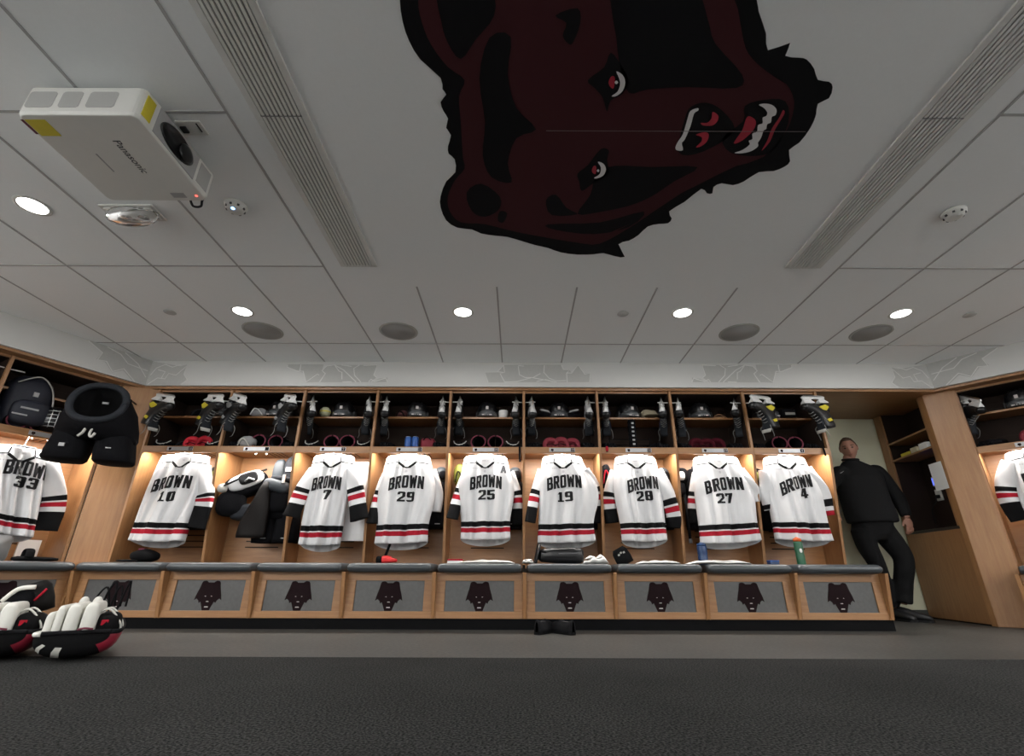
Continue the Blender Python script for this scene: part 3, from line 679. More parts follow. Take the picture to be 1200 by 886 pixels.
yl = MB(); yl.box(-.245, -.155, -.235, -.15, -.1912, -.1895); yl.build('warning_label', YEL, t); MB().box(-.262, -.25, -.235, -.16, -.1912, -.1895).build('red_label', CRIM, t)
MB().box(.2635, .2665, -.245, -.195, -.165, -.05).build('warning_label', YEL, t)
MB().tube(catmull([(.16, .255, -.16), (.17, .285, -.2), (.20, .30, -.19), (.215, .28, -.17), (.23, .27, -.15)], 6), .006, 8).build('cable', BLACK, t)
tx = bpy.data.curves.new('maker_name', 'FONT'); tx.body = 'Panasonic'; tx.size = .05; tx.align_x = 'CENTER'; tx.offset = .0006
to = bpy.data.objects.new('maker_name', tx); C.objects.link(to); bpy.context.view_layer.update()
me = bpy.data.meshes.new_from_object(to.evaluated_get(bpy.context.evaluated_depsgraph_get())); bpy.data.objects.remove(to)
o = bpy.data.objects.new('maker_name', me); C.objects.link(o); me.materials.append(DGREY); o.parent = t
o.matrix_local = Matrix.Translation((.055, -.03, -.1907)) @ Matrix.Rotation(math.pi, 4, 'X') @ Matrix.Rotation(-math.pi/2, 4, 'Z') @ Matrix.Scale(1.0, 4)
MB().box(-.085, -.077, -.05, .06, -.1907, -.1895).build('model_name', PGREY, t)
# emergency light
t = thing('emergency_light', 'clear dome emergency light behind the projector', 'emergency light', (-2.33, 2.33, H))
MB().box(-.16, .16, -.07, .07, -.012, 0).build('base', PWHITE, t, bevel=.004)
MB().loft([[(a*.155*k, b*.065*k, z) for a, b in [(math.cos(2*math.pi*j/28), math.sin(2*math.pi*j/28)) for j in range(28)]] for k, z in ((1, -.012), (1, -.03), (.93, -.055), (.75, -.075), (.4, -.086), (.02, -.089))]).build('cover', CLEAR, t)
for x in (-.075, .075): MB().lathe([(.001, -.03), (.02, -.032), (.034, -.05), (.036, -.055), (.03, -.05), (.01, -.036), (.001, -.035)], 20, 0, Matrix.Translation((x, 0, 0))).build('lamp_head', CHROME, t)
MB().box(-.14, .14, -.05, .05, -.02, -.012).build('reflector', PWHITE, t)
t = thing('ceiling_outlet', 'small white ceiling outlet plate beyond the projector', 'outlet', (-1.60, 1.73, H))
MB().box(-.06, .06, -.04, .04, -.008, 0).build('plate', PWHITE, t, bevel=.002); MB().box(-.05, -.02, -.015, .02, -.02, -.008).build('plug', BLACK, t, bevel=.003); MB().box(.035, .042, -.03, .02, -.0095, -.008).build('slot', BLACK, t)
# ------------------------------------------------------------------ jerseys
def lin(a, b, t): return a + (b-a)*t
VROWS = [0, .02, .05, .08, .11, .14, .17, .20, .24, .28, .32, .36, .40, .44, .48, .52, .56, .60, .64, .68, .72, .76, .79, .805, .85, .862, .868, .875, .90, .925, .94, .96, .98, 1.0]
def vmat(v):
    return 1 if .805 <= v < .862 else (2 if .875 <= v < .925 else 0)
def jersey(key, num, sh, hem, text, sleeves, bulge=(0, 0), seed=0, group='white team jerseys', letter=None, label=None, local=False, plane=.075, lettering=True):
    Fm, w, rz = FR[key]; rnd = random.Random(seed*13+5)
    P = (lambda x, y: (x, y)) if local else (lambda x, y: (lambda q: (q.x, q.z))(loc_at(Fm, x, y, plane)))
    (slx, slz), (srx, srz) = P(*sh[0]), P(*sh[1]); (hlx, hlz), (hrx, hrz) = P(*hem[0]), P(*hem[1])
    zt = max(slz, srz) + .062; zt = min(zt, 1.488)
    ph = [rnd.random() for _ in range(4)]; yc = plane
    ox, oz = (slx+srx)/2, zt
    t = thing('hockey_jersey', label or f'white hockey jersey numbered {num} with black and red hem stripes', 'jersey', Fm @ Vector((ox, yc, oz)), rz, group)
    def edges(v):
        b = math.sin(math.pi*min(1, v*1.15))**2
        e = min(1, v/.10)**.6
        xl = lin(slx+.016*(1-e), hlx, max(0, (v-.08)/.92)) - bulge[0]*b; xr = lin(srx-.016*(1-e), hrx, max(0, (v-.08)/.92)) + bulge[1]*b
        return xl, xr
    def zz(s, v):
        zh = lin(hlz, hrz, (s+1)/2)
        return lin(zt, zh, v) - .014*abs(s)**8*(1-v)**6 - .014*(1-s*s)*v**5 - .005*abs(s)**2*(1-v)**4
    def fold(s, v):
        A = .004 + .046*v**1.05
        return A*(.55*math.sin(2*math.pi*(.9*s+.25*v+ph[0])) + .42*math.sin(2*math.pi*(2.1*s-.15*v+ph[1])) + .22*math.sin(2*math.pi*(3.6*s+.3*v+ph[2])))*(1-s*s)**.35
    def D(v): return .028 + .075*min(1, v*1.3)**.8
    def yf(s, v):
        s = max(-.999, min(.999, s))
        return -D(v)*(1-s*s)**.42 - fold(s, v) + .003*noise.noise(Vector((s*4, v*9, ph[3]*20)))
    n = 120; rings = []
    for v in VROWS:
        xl, xr = edges(v); ring = []
        for j in range(n):
            a = 2*math.pi*j/n; s = math.cos(a); q = math.sin(a)
            s2 = math.copysign(abs(s)**.9, s)
            x = lin(xl, xr, (s2+1)/2)
            y = yf(s2, v) if q < 0 else D(v)*.8*(1-s2*s2)**.42 + .4*fold(-s2, v)*(v > .2)
            ring.append((x-ox, y, zz(s2, v)-oz - (.048*q*v**6 if q > 0 else 0)))
        rings.append(ring)
    mb = MB(); mb.loft(rings, 0, False, True, True, None, lambda i, j: vmat((VROWS[i]+VROWS[i+1])/2))
    mb.s[:] = [True]*len(mb.s)
    mb.f.append(list(range(n))[::-1]); mb.m.append(0); mb.s.append(True)
    mb.build('body', [WHITE, KBLK, KRED], t, solid=.003)
    def drape(x, z, off):
        zh = (hlz+hrz)/2; v = max(.001, min(.99, (zt-z)/(zt-zh))); xl, xr = edges(v)
        s = 2*(x-xl)/(xr-xl)-1; s = max(-.97, min(.97, s))
        return Vector((x-ox, yf(s, v)-off, z-oz))
    # collar: dark V with pale sides, and shoulder piping
    cxm = (slx+srx)/2; hw = (srx-slx)/2; hh = zt - (hlz+hrz)/2
    def rib(mbx, pts, wd, off):
        ribbon(mbx, pts, wd, lambda a, b, l: drape(a, b, off), 0)
    col = MB(); L = []
    for sg in (-1, 1):
        rib(col, [(cxm+sg*lin(.085, .022, k/8), zt-lin(.075, .125, k/8)) for k in range(9)], .022, .006)
    rib(col, [(cxm-.024, zt-.124), (cxm, zt-.128), (cxm+.024, zt-.124)], .012, .006)
    col.build('collar', KBLK, t)
    for sg in (-1, 1):
        pip = MB(); rib(pip, [(cxm+sg*lin(.09, .96*hw, k/8), zt-lin(.072, .088, k/8)) for k in range(9)], .009, .005)
        rib(pip, [(cxm+sg*lin(.075, .088, k/4), zt-lin(.005, .075, k/4)) for k in range(5)], .008, .005)
        pip.build('shoulder_piping', KGRY, t)
    MB().flatpoly([drape(cxm-.03, zt-.05, .002), drape(cxm+.03, zt-.05, .002), drape(cxm+.03, zt-.062, .002), drape(cxm-.03, zt-.062, .002)]).build('size_tag', INKG, t)
    if lettering:
        (tx0, ty0), (tx1, ty1) = P(*text[0]), P(*text[1]); (nx, nz) = P(*text[2])
        tw = tx1-tx0; tc = (tx0+tx1)/2; tz = (ty0+ty1)/2; sl = (ty1-ty0)/tw
        hgt = .122; tz -= .010
        draped(text_polys('BROWN', tw, hgt), lambda x, z: drape(tc+x, tz-hgt/2+z*(1+.0*x)+sl*x+.020*(1-(2*x/tw)**2), .0062)).build('lettering', INK, t)
        if num: draped(text_polys(num, None, .092), lambda x, z: drape(nx+x*1.02, nz-.050+z+sl*x*.5, .0062)).build('number', INK, t)
        mk = MB()
        for i in range(4): mk.flatpoly([drape(cxm-.62*hw+a+i*.017, zt-.135+b, .003) for a, b in ((0, 0), (.011, .0), (.011, .012), (0, .012))])
        mk.flatpoly([drape(cxm+a, zt-.165+b, .003) for a, b in ((-.014, 0), (0, -.012), (.014, 0), (.004, .016), (-.004, .016))])
        mk.build('small_marks', INKG, t)
        if letter:
            q = P(*letter[1]); draped(text_polys(letter[0], None, .075), lambda x, z: drape(q[0]+x, q[1]-.037+z, .0062)).build('captain_letter', mat('grey_letter', (.10, .10, .11), .6), t)
    for sp_ in sleeves:
        pts = [P(*q[:2]) for q in sp_['p']]; ys = sp_.get('y', [.0]*len(pts)); ws = sp_.get('w', [.15]*len(pts))
        cl = catmull([(x-ox, y, z-oz, ) for (x, z), y in zip(pts, ys)], 12)
        N = len(cl); cut = sp_.get('cut', 1.0)
        rings = []
        for i, p in enumerate(cl):
            u = i/(N-1); tt = (cl[min(i+1, N-1)]-cl[max(i-1, 0)]); tt.y = 0; tt.normalize()
            sd = Vector((tt.z, 0, -tt.x)); k = u*(len(ws)-1); a = int(min(k, len(ws)-2)); wd = lin(ws[a], ws[a+1], k-a)/2
            rings.append([p + sd*(wd*math.copysign(abs(math.cos(q))**.8, math.cos(q))) + Vector((0, 1, 0))*(min(wd*.55, .035)*math.sin(q) + .007*math.sin(3*q+u*9+seed)) for q in [2*math.pi*j/24 for j in range(24)]])
        def sm_(i, j, N=N, cut=cut):
            u = (i+.5)/(N-1)*cut
            return 1 if .42 <= u < .50 or u >= .69 else (2 if .53 <= u < .62 else 0)
        MB().loft(rings, 0, True, True, True, None, sm_).build('sleeve', [WHITE, KBLK, KRED], t)
    hg = thing('clothes_hanger', f'grey hanger holding the jersey numbered {num}' if num else 'grey hanger holding the right wing jersey', 'hanger', Fm @ Vector((ox, yc, zt)), rz, 'jersey hangers')
    MB().tube([(-.075, -.044, .000), (.075, -.044, .000)], .008, 8).build('crossbar', DGREY, hg)
    MB().tube(catmull([(0, -.044, .000), (.0, -.02, .02), (.012, .0, 1.512-zt), (.0, .018, 1.520-zt), (-.012, .01, 1.508-zt)], 5), .0025, 6).build('hook', STEEL, hg)
    MB().tube([(-.15, 0, -.035), (-.05, -.01, -.012), (.05, -.01, -.012), (.15, 0, -.035)], .006, 8).build('arms', PGREY, hg)
    return t
jersey(0, '10', ((186,543),(246,541)), ((152,633),(216,634)), ((184,570),(228,565),(203,583)), [dict(p=[(239,548),(242,575),(240,592),(230,619)], w=[.13,.17,.16,.19], y=[.0,-.02,-.02,-.01]), dict(p=[(184,551),(172,575),(170,600)], w=[.10,.12,.12], y=[.05,.10,.12], cut=.4)], (0.01, .03), 1)
jersey(2, '7', ((366,543),(416,541)), ((351,638),(398,638)), ((369,568),(402,567),(387,581)), [dict(p=[(369,550),(356,578),(346,607)], w=[.12,.15,.16], y=[0,-.05,-.09]), dict(p=[(412,548),(419,578),(424,610)], w=[.13,.16,.17], y=[0,-.05,-.07])], (0, .0), 2)
jersey(3, '29', ((452,543),(505,541)), ((439,637),(501,635)), ((458,568),(498,566),(478,583)), [dict(p=[(452,553),(443,580),(437,614)], w=[.09,.10,.11], y=[.06,.03,-.03]), dict(p=[(504,552),(511,578),(509,599)], w=[.12,.13,.11], y=[.02,.03,.05], cut=.4)], (.03, .06), 3)
jersey(4, '25', ((543,543),(595,541)), ((540,632),(598,631)), ((552,567),(588,566),(571,581)), [dict(p=[(547,552),(538,578),(531,609)], w=[.09,.10,.11], y=[.05,.0,-.07]), dict(p=[(597,553),(606,580),(607,614)], w=[.10,.09,.12], y=[.04,.05,.10])], (.035, .05), 4, letter=('A', (590,551)))
jersey(5, '19', ((635,543),(683,541)), ((630,636),(698,634)), ((641,568),(680,565),(661,583)), [dict(p=[(636,551),(627,580),(621,613)], w=[.10,.10,.10], y=[.03,-.02,-.07]), dict(p=[(684,552),(698,577),(701,612)], w=[.12,.14,.10], y=[.0,.03,.09])], (.01, .10), 5)
jersey(6, '28', ((720,543),(769,541)), ((729,634),(782,633)), ((734,571),(769,566),(753,582)), [dict(p=[(722,552),(715,582),(719,612)], w=[.11,.12,.13], y=[.03,.05,.07]), dict(p=[(769,551),(781,578),(790,604),(791,618)], w=[.12,.15,.14,.13], y=[.0,-.01,.02,.05])], (.03, .01), 6)
jersey(7, '27', ((812,543),(866,541)), ((821,637),(892,633)), ((824,572),(867,567),(845,585)), [dict(p=[(820,553),(818,580),(820,612)], w=[.10,.11,.12], y=[.06,.12,.15]), dict(p=[(866,552),(881,572),(886,588)], w=[.12,.13,.10], y=[.0,.0,.02], cut=.4)], (.01, .05), 7)
jersey(8, '4', ((894,543),(944,539)), ((909,632),(974,634)), ((911,574),(947,563),(937,579)), [dict(p=[(896,552),(899,578),(905,597)], w=[.12,.14,.13], y=[.0,.0,.03], cut=.52), dict(p=[(944,550),(962,575),(973,604)], w=[.13,.15,.13], y=[.0,-.0,.03], cut=.62)], (.01, .04), 8)
jersey('L0', '33', ((-14,528),(58,538)), ((-24,620),(38,630)), ((3,546),(58,557),(27,566)), [dict(p=[(56,541),(62,575),(60,598),(52,622)], w=[.15,.17,.18,.17], y=[0,-.02,-.02,-.02]), dict(p=[(-14,535),(-24,575),(-30,610)], w=[.13,.14,.15])], (0, 0), 9)
jersey('R0', '', ((.17,1.44),(.60,1.44)), ((.16,.66),(.62,.66)), ((.24,1.22),(.54,1.22),(.39,1.11)), [dict(p=[(.20,1.40),(.12,1.22),(.10,1.05),(.13,.88)], w=[.12,.15,.15,.15], y=[.0,-.01,-.01,.0]), dict(p=[(.57,1.40),(.65,1.2),(.66,.95)], w=[.12,.14,.14])], (.0, .0), 10, local=True, label='white jersey hanging in the right wing locker, cut by the picture edge')
# plain white shirt hanging behind jersey 7
Fm, w, rz = FR[2]
q0 = loc_at(Fm, 398, 560, .16); q1 = loc_at(Fm, 429, 634, .16)
t = thing('white_undershirt', 'plain white undershirt hanging behind jersey 7', 'shirt', Fm @ Vector(((q0.x+q1.x)/2, .17, q1.z)), rz)
rr = []
for v in [i/12 for i in range(13)]:
    rr.append([((q1.x-q0.x)/2*math.cos(a)*(.8+.2*v)-.03*(1-v)*0, .022*math.sin(a)+.008*math.sin(3*a+v*3), (1-v)*(1.44-q1.z)) for a in [2*math.pi*j/30 for j in range(30)]])
MB().loft(rr).build('body', WHITE, t)
b = MB(); b.loft([[(x*1.003, y*1.06, z) for x, y, z in r_] for r_ in rr[-2:]], 0, False).build('hem', mat('off_white_cloth', (.62, .62, .62), .9), t)
# ------------------------------------------------------------------ skates
def make_skate(boot, accent=None, label='', tongue=None):
    tongue = tongue or PADGD
    t = thing('hockey_skate', label, 'skate', (0, 0, 0), 0, 'skates hanging from the locker dividers')
    # modelled standing (toe towards -y), then turned blade up about the y axis, hung 3 cm under the peg
    M = Matrix.Translation((0, 0, .02)) @ Matrix.Rotation(math.pi, 4, 'Y')
    MB().prism([(-.150, .022), (-.145, .008), (-.12, .001), (.10, .001), (.125, .008), (.13, .022)], -.0022, .0022, 'x', 0, M).build('blade', STEEL, t)
    h = MB()
    for (ya, yb, yc2, yd) in ((-.145, -.045, -.155, -.03), (.045, .125, .03, .145)):
        h.loft([[(sx*wd, y, z) for sx, y in ((-1, y0), (1, y0), (1, y1), (-1, y1))] for z, wd, y0, y1 in ((.020, .006, ya+.005, yb-.005), (.045, .009, ya, yb), (.066, .020, yc2, yd), (.078, .026, yc2, yd))], 0, True, True, False, M)
    h.prism([(-.15, .018), (.13, .018), (.12, .036), (.04, .034), (0, .030), (-.05, .034), (-.14, .036)], -.006, .006, 'x', 0, M)
    h.build('blade_holder', HOLD, t, bevel=.003)
    b = MB(); rings = []
    def el(yc2, zc, hw, hy, hz, ang):
        ring = []
        for j in range(20):
            a = 2*math.pi*j/20; u = math.copysign(abs(math.cos(a))**.8, math.cos(a)); v = math.copysign(abs(math.sin(a))**.8, math.sin(a))
            ring.append(Vector((u*hw, yc2 + v*hz*math.sin(ang), zc + v*hz*math.cos(ang))))
        return ring
    for yc2, zc, hw, hz, ang in ((-.168, .102, .012, .010, 0), (-.162, .104, .028, .024, 0), (-.14, .108, .037, .031, 0), (-.09, .116, .041, .038, -.1), (-.04, .130, .040, .050, -.35), (.01, .155, .038, .066, -.75), (.045, .19, .037, .070, -1.1), (.062, .235, .041, .066, -1.4), (.066, .285, .047, .066, -1.55), (.062, .305, .048, .062, -1.55)):
        rings.append(el(yc2, zc, hw, 0, hz, ang))
    b.loft(rings, 0, True, True, True, M)
    b.blob((0, .095, .125), (.033, .045, .055), .9, 0, 16, 10, M)
    b.build('boot', boot, t)
    MB().blob((0, -.142, .106), (.039, .034, .033), .85, 0, 16, 10, M).build('toe_cap', GLOSSB, t)
    MB().loft([[(x*wd, y + .01*abs(x), z) for x in (-1, -.5, 0, .5, 1)] + [(x*wd, y-.008, z) for x in (1, .5, 0, -.5, -1)] for y, z, wd in ((-.02, .20, .028), (-.015, .27, .036), (-.03, .32, .040), (-.045, .345, .034))], 0, True, True, True, M).build('tongue', PADGD, t)
    if tongue is FELT:
        MB().loft([[(x*wd, y + .01*abs(x), z) for x in (-1, -.5, 0, .5, 1)] + [(x*wd, y-.009, z) for x in (1, .5, 0, -.5, -1)] for y, z, wd in ((-.033, .318, .041), (-.046, .347, .036))], 0, True, True, True, M).build('tongue_tip', FELT, t)
    lc = MB()
    for i in range(6):
        y = -.095+i*.018; z = .160+i*.022
        lc.tube([(-.026, y+.004, z), (0, y-.012, z+.012), (.026, y+.004, z+.002)], .0028, 6, 0, M)
    lc.tube(catmull([(.026, -.01, .27), (.055, -.03, .30), (.05, -.02, .36), (.06, .0, .40)], 5), .0025, 6, 0, M)
    lc.tube(catmull([(-.026, -.01, .27), (-.05, -.04, .31), (-.055, -.03, .37), (-.045, -.02, .39)], 5), .0025, 6, 0, M)
    lc.build('laces', LACE, t)
    if accent is not None:
        for sx in (-1, 1):
            a_ = MB(); a_.prism([(-.02, .12), (.06, .10), (.10, .12), (.06, .15), (.02, .145)], sx*.0385-.003, sx*.0385+.004, 'x', 0, M)
            a_.build('side_accent', accent, t, bevel=.002); a_ = MB()
            a_.prism([(.03, .235), (.07, .225), (.085, .245), (.04, .255)], sx*.043-.003, sx*.043+.004, 'x', 0, M)
            a_.build('ankle_accent', accent, t, bevel=.002)
    return t
KIND = {}
skt = {0: 'y', 1: 'g', 2: 'p', 3: 'p', 4: 'p', 5: 's', 6: 'n', 7: 'p', 8: 'y', 'R0': 'p'}
DESC = {'y': ('yellow accented skate', BOOT, YEL), 'g': ('grey sided skate', BOOT, PGREY), 'p': ('plain black skate', BOOT, None), 's': ('silver booted skate', BOOTS, None), 'n': ('navy skate', BOOTN, None)}
TL = {0: 14, 1: 20, 2: 34, 3: 38, 4: 40, 5: 38, 6: 36, 7: 28, 8: 8, 'R0': 25}
def lockname(k):
    if k == 'L0': return 'the locker of jersey 33'
    if k == 'R0': return 'the right wing locker'
    return f'jersey {NUM[k]}' if NUM[k] else 'the loose pads'
for k, kd in skt.items():
    Fm, w, rz = FR[k]
    for side in (-1, 1):
        if k in ('L0', 'R0') and side > 0: continue
        d_, bm_, ac = DESC[kd]
        lb = f'{d_} hanging blade up at the {"left" if side < 0 else "right"} above {lockname(k)}'
        x = .085 if side < 0 else w-.085
        pos = Fm @ Vector((x + (.05 if k in (0, 1, 8) and side < 0 else -.02 if k in (0, 1) else 0), -.085 if k in (0, 1, 8) else .035, 2.05)); ang = rz + R({0: 62, 1: 50, 2: 24, 3: 12, 4: 0, 5: -2, 6: -14, 7: -24, 8: -66, 'R0': 30}[k]) + R(-side*4)
        if kd not in KIND:
            o = make_skate(bm_, ac, lb, FELT if kd == 'y' else None); KIND[kd] = o; o.location = pos; o.rotation_euler = (R(TL[k]), 0, ang); o.scale = (1.1,)*3
        else:
            dup(KIND[kd], lb, pos, (R(TL[k]+random.uniform(-4, 4)), 0, ang), scale=(1.1,)*3)
# ------------------------------------------------------------------ helmets on the top shelves
def make_helmet(label):
    t = thing('hockey_helmet', label, 'helmet', (0, 0, 0), 0, 'helmets on the upper shelves')
    rings = []
    for z, kx, ky, dy in ((0.005, .95, .86, .01), (.05, 1.02, .97, .005), (.10, 1.0, 1.0, 0), (.14, .90, .92, 0), (.165, .72, .76, 0), (.180, .45, .50, 0), (.186, .08, .1, 0)):
        rings.append([(.108*kx*math.copysign(abs(math.cos(a))**.85, math.cos(a)), dy+.135*ky*math.copysign(abs(math.sin(a))**.9, math.sin(a)), z) for a in [2*math.pi*j/28 for j in range(28)]])
    MB().loft(rings).build('shell', GLOSSB, t)
    r = MB()
    for x in (-.045, 0, .045): r.tube(catmull([(x, -.118, .12), (x*.9, -.07, .180), (x*.8, .03, .190), (x*.8, .10, .155)], 5), .012, 8, 0, None, (1, .5))
    r.build('crown_ridge', GLOSSB, t)
    for sx in (-1, 1): MB().blob((sx*.108, .0, .05), (.012, .05, .045), .6).build('ear_guard', DGREY, t)
    MB().box(-.014, .014, -.1385, -.134, .085, .118).build('front_mark', EMBW, t, bevel=.002)
    MB().loft([[(.108*math.cos(a)*k, -.02+.145*math.sin(a)*k, z) for a in [math.pi+math.pi*j/16 for j in range(17)]] for z, k in ((.06, 1.02), (.005, 1.0))], 0, False, False).build('visor', mat('smoked_visor', (.08, .085, .09), .12, 0, .0, 20, 0, None, .6, .5) if 'smoked_visor' not in MATS else MATS['smoked_visor'], t, solid=.003)
    sp2 = MB()
    for i in range(3): sp2.box(-.05+i*.037, -.024+i*.037, -.166, -.162, .012, .022)
    sp2.build('visor_mark', EMBW, t)
    return t
hel = None
for k in list(range(9)) + ['L1', 'R0']:
    Fm, w, rz = FR[k]; x = {0: .56, 1: .40, 2: .33, 3: .36, 4: .36, 5: .37, 6: .36, 7: .38, 8: .33}.get(k, .42)
    lb = 'black hockey helmet on the upper shelf above ' + (lockname(k) if k != 'L1' else 'the far left wing bench')
    pos = Fm @ Vector((x, .27, 1.906)); a = rz + R(random.uniform(-10, 10))
    if hel is None: hel = make_helmet(lb); hel.location = pos; hel.rotation_euler = (0, 0, a)
    else: dup(hel, lb, pos, (0, 0, a))
# ------------------------------------------------------------------ shin pads, elbow pads, gloves in the lower cubbies
def make_shin(rim, shell, label, group):
    t = thing('shin_pad', label, 'shin pad', (0, 0, 0), 0, group)
    sec = [(.072*math.cos(a)*(1.08 if math.sin(a) < 0 else 1), .070*math.sin(a)+.070) for a in [R(-60)+R(300)*j/20+R(0) for j in range(21)]]
    sec = [(.074*math.sin(a), .069 - .066*math.cos(a)*(1 if abs(a) < 2.2 else 1)) for a in [R(-175)+R(350)*j/24 for j in range(25)]]
    rings = [[(x*k, y, .004+z*k) for x, z in sec] for y, k in ((0, .96), (.03, 1), (.15, .95), (.26, .8), (.30, .66))]
    MB().loft(rings, 0, False, False).build('shell', shell, t, solid=.012)
    MB().tube([(x*.97, -.002, .004+z*.97) for x, z in sec], .0075, 8).build('rim', rim, t)
    MB().box(-.055, .055, .10, .125, .135, .142).build('strap', KBLK, t, bevel=.002)
    MB().loft([[(x*.86*k, y, .010+z*.9*k) for x, z in sec] for y, k in ((.012, 1), (.15, .94), (.25, .78))], 0, False, False).build('liner', PADB, t, solid=.008)
    return t
sh0 = None
for k, x0, x1 in ((1, .33, .49), (2, .31, .47), (4, .29, .46), (8, .32, .48), ('L0', .20, .36)):
    Fm, w, rz = FR[k]
    for i, x in enumerate((x0, x1)):
        lb = f'dark shin pad with crimson rim above {lockname(k)}, {"left" if i == 0 else "right"} of the pair'
        pos = Fm @ Vector((x, .08+random.uniform(-.01, .02), 1.556)); a = rz + R(random.uniform(-8, 8))
        if sh0 is None: sh0 = make_shin(CRIM, PADB, lb, 'shin pads in the lower cubbies'); sh0.location = pos; sh0.rotation_euler = (0, 0, a)
        else: dup(sh0, lb, pos, (0, 0, a))
def make_elbow(m, label):
    t = thing('elbow_pad', label, 'elbow pad', (0, 0, 0), 0, 'red pads in the lower cubbies')
    arc = [(.055*math.sin(a), 0, .068-.048*math.cos(a)*-1) for a in [R(-105)+R(210)*j/14 for j in range(15)]]
    MB().tube(catmull([(-.055, 0, .018), (-.062, 0, .05), (-.045, 0, .092), (0, -.005, .108), (.045, 0, .092), (.062, 0, .05), (.055, 0, .018)], 4), [.018+.010*math.sin(math.pi*i/24) for i in range(25)], 12, 0, None, (1.0, 1.0)).build('padding', m, t)
    MB().blob((0, .05, .06), (.056, .06, .052), .9).build('cap', m, t)
    MB().tube([(-.05, -.02, .05), (0, -.026, .066), (.05, -.02, .05)], .006, 8, 0, None, (1, .6)).build('strap', KBLK, t)
    return t
el0 = {}
for k, xs, m in ((0, (.40, .52), 'bright'), (5, (.27, .37, .48), 'dark'), (7, (.24, .34, .44), 'deep'), ('R0', (.40,), 'dark')):
    Fm, w, rz = FR[k]; mm = mat('bright_red_nylon', (.50, .012, .03), .6, 0, .1, 30) if m == 'bright' and 'bright_red_nylon' not in MATS else MATS.get('bright_red_nylon') if m == 'bright' else mat('deep_wine_padding', (.04, .004, .008), .9, spec=.08) if m == 'deep' else REDF
    for i, x in enumerate(xs):
        pl_ = ('left', 'right')[i] if len(xs) == 2 else ('left', 'middle', 'right')[i] if len(xs) == 3 else 'single'
        lb = f'{"bright red" if m == "bright" else "dark wine" if m == "deep" else "deep red"} arched pad above {lockname(k)}, {pl_} one'
        pos = Fm @ Vector((x, .10, 1.548)); a = rz + R(random.uniform(-20, 20))
        if m not in el0: el0[m] = make_elbow(mm, lb); el0[m].location = pos; el0[m].rotation_euler = (0, 0, a)
        else: dup(el0[m], lb, pos, (0, 0, a), scale=(1, 1, random.uniform(.9, 1.05)))
def make_glove(label, trim=None):
    t = thing('hockey_glove', label, 'glove', (0, 0, 0), 0, 'gloves in the lower cubbies')
    MB().loft([[(a*wd, y, .055+b*hh) for a, b in rrect(2, 2, .6, 4)] for y, wd, hh in ((.20, .072, .052), (.13, .062, .044), (.10, .058, .040))]).build('cuff', PADB, t)
    MB().blob((0, .05, .05), (.058, .07, .038), .7).build('back_of_hand', PADB, t)
    f = MB()
    for i in range(4):
        x = -.043+i*.029
        for j in range(3): f.blob((x, -.01-.032*j, .056-.012*j*j*.6), (.0135, .018, .020), .7, 0, 12, 8)
    f.build('finger_roll', PADB, t)
    MB().blob((.062, .01, .045), (.020, .05, .022), .8, 0, 14, 10, Matrix.Rotation(R(-18), 4, 'Z')).build('thumb', PADB, t)
    if trim is not None:
        MB().tube(catmull([(-.062, -.03, .085), (-.040, -.075, .048), (.0, -.09, .035), (.040, -.075, .048), (.062, -.03, .085)], 4), .005, 8).build('trim_band', trim, t)
    return t
gl0 = make_glove('', None); gl1 = make_glove('', FELT); first = {0: True, 1: True}
for k in list(range(9)) + ['R0', 'L1']:
    Fm, w, rz = FR[k]; tr = 1 if k in (0, 2, 4) else 0; src = gl1 if tr else gl0
    for i, x in enumerate((.105, w-.115)):
        if k == 'L1' and i: continue
        lb = f'black hockey glove{" with pale trim" if tr else ""} in the {"left" if i == 0 else "right"} corner of the cubby above ' + (lockname(k) if k != 'L1' else 'the far left wing bench')
        pos = Fm @ Vector((x, .13, 1.556)); rot = (0, 0, rz+R(random.uniform(-18, 18)))
        if first[tr]: first[tr] = False; src['label'] = lb; src.location = pos; src.rotation_euler = rot
        else: dup(src, lb, pos, rot)
# single items on the shelves
def lathe_item(name, label, cat, k, x, y, z, parts, group=None):
    Fm, w, rz = FR[k]; t = thing(name, label, cat, Fm @ Vector((x, y, z)), rz, group)
    for pn2, prof, m in parts: MB().lathe(prof, 24).build(pn2, m, t)
    return t
lathe_item('tape_roll', 'white tape roll on the shelf right of the helmet above jersey 25', 'tape', 4, .53, .20, 1.906, [('tape', [(.022, 0), (.048, 0), (.048, .085), (.022, .085), (.022, 0)], PAPER), ('core', [(.018, 0), (.022, 0), (.022, .085), (.018, .085), (.018, 0)], FELT)])
lathe_item('ball', 'yellow and white striped ball on the shelf above jersey 7', 'ball', 2, .165, .17, 1.906, [('shell', [(.001, 0), (.03, .008), (.05, .03), (.056, .056), (.05, .082), (.03, .104), (.001, .112)], mat('pale_yellow_ball', (.45, .45, .30), .6)), ('stripe', [(.0555, .050), (.0572, .056), (.0555, .062)], YEL)])
for i, x in enumerate((.335, .405)):
    lathe_item('drink_can', f'blue can above jersey 29, {"left" if i == 0 else "right"} of the pair', 'can', 3, x, .07, 1.556, [('body', [(.001, 0), (.028, 0), (.032, .006), (.032, .105), (.027, .115), (.001, .115)], BLUE), ('lid', [(.001, .113), (.027, .115), (.028, .119), (.024, .119), (.001, .117)], STEEL)], 'blue cans on the lower cubby shelf')
Fm, w, rz = FR[3]
t = thing('red_bag', 'folded red bag right of the blue cans', 'bag', Fm @ Vector((.52, .15, 1.556)), rz)
MB().blob((0, 0, .06), (.075, .07, .06), .5).build('body', REDF, t); MB().tube(catmull([(-.04, -.07, .09), (0, -.085, .12), (.04, -.07, .09)], 5), .005, 6).build('handle', KBLK, t)
Fm, w, rz = FR[6]
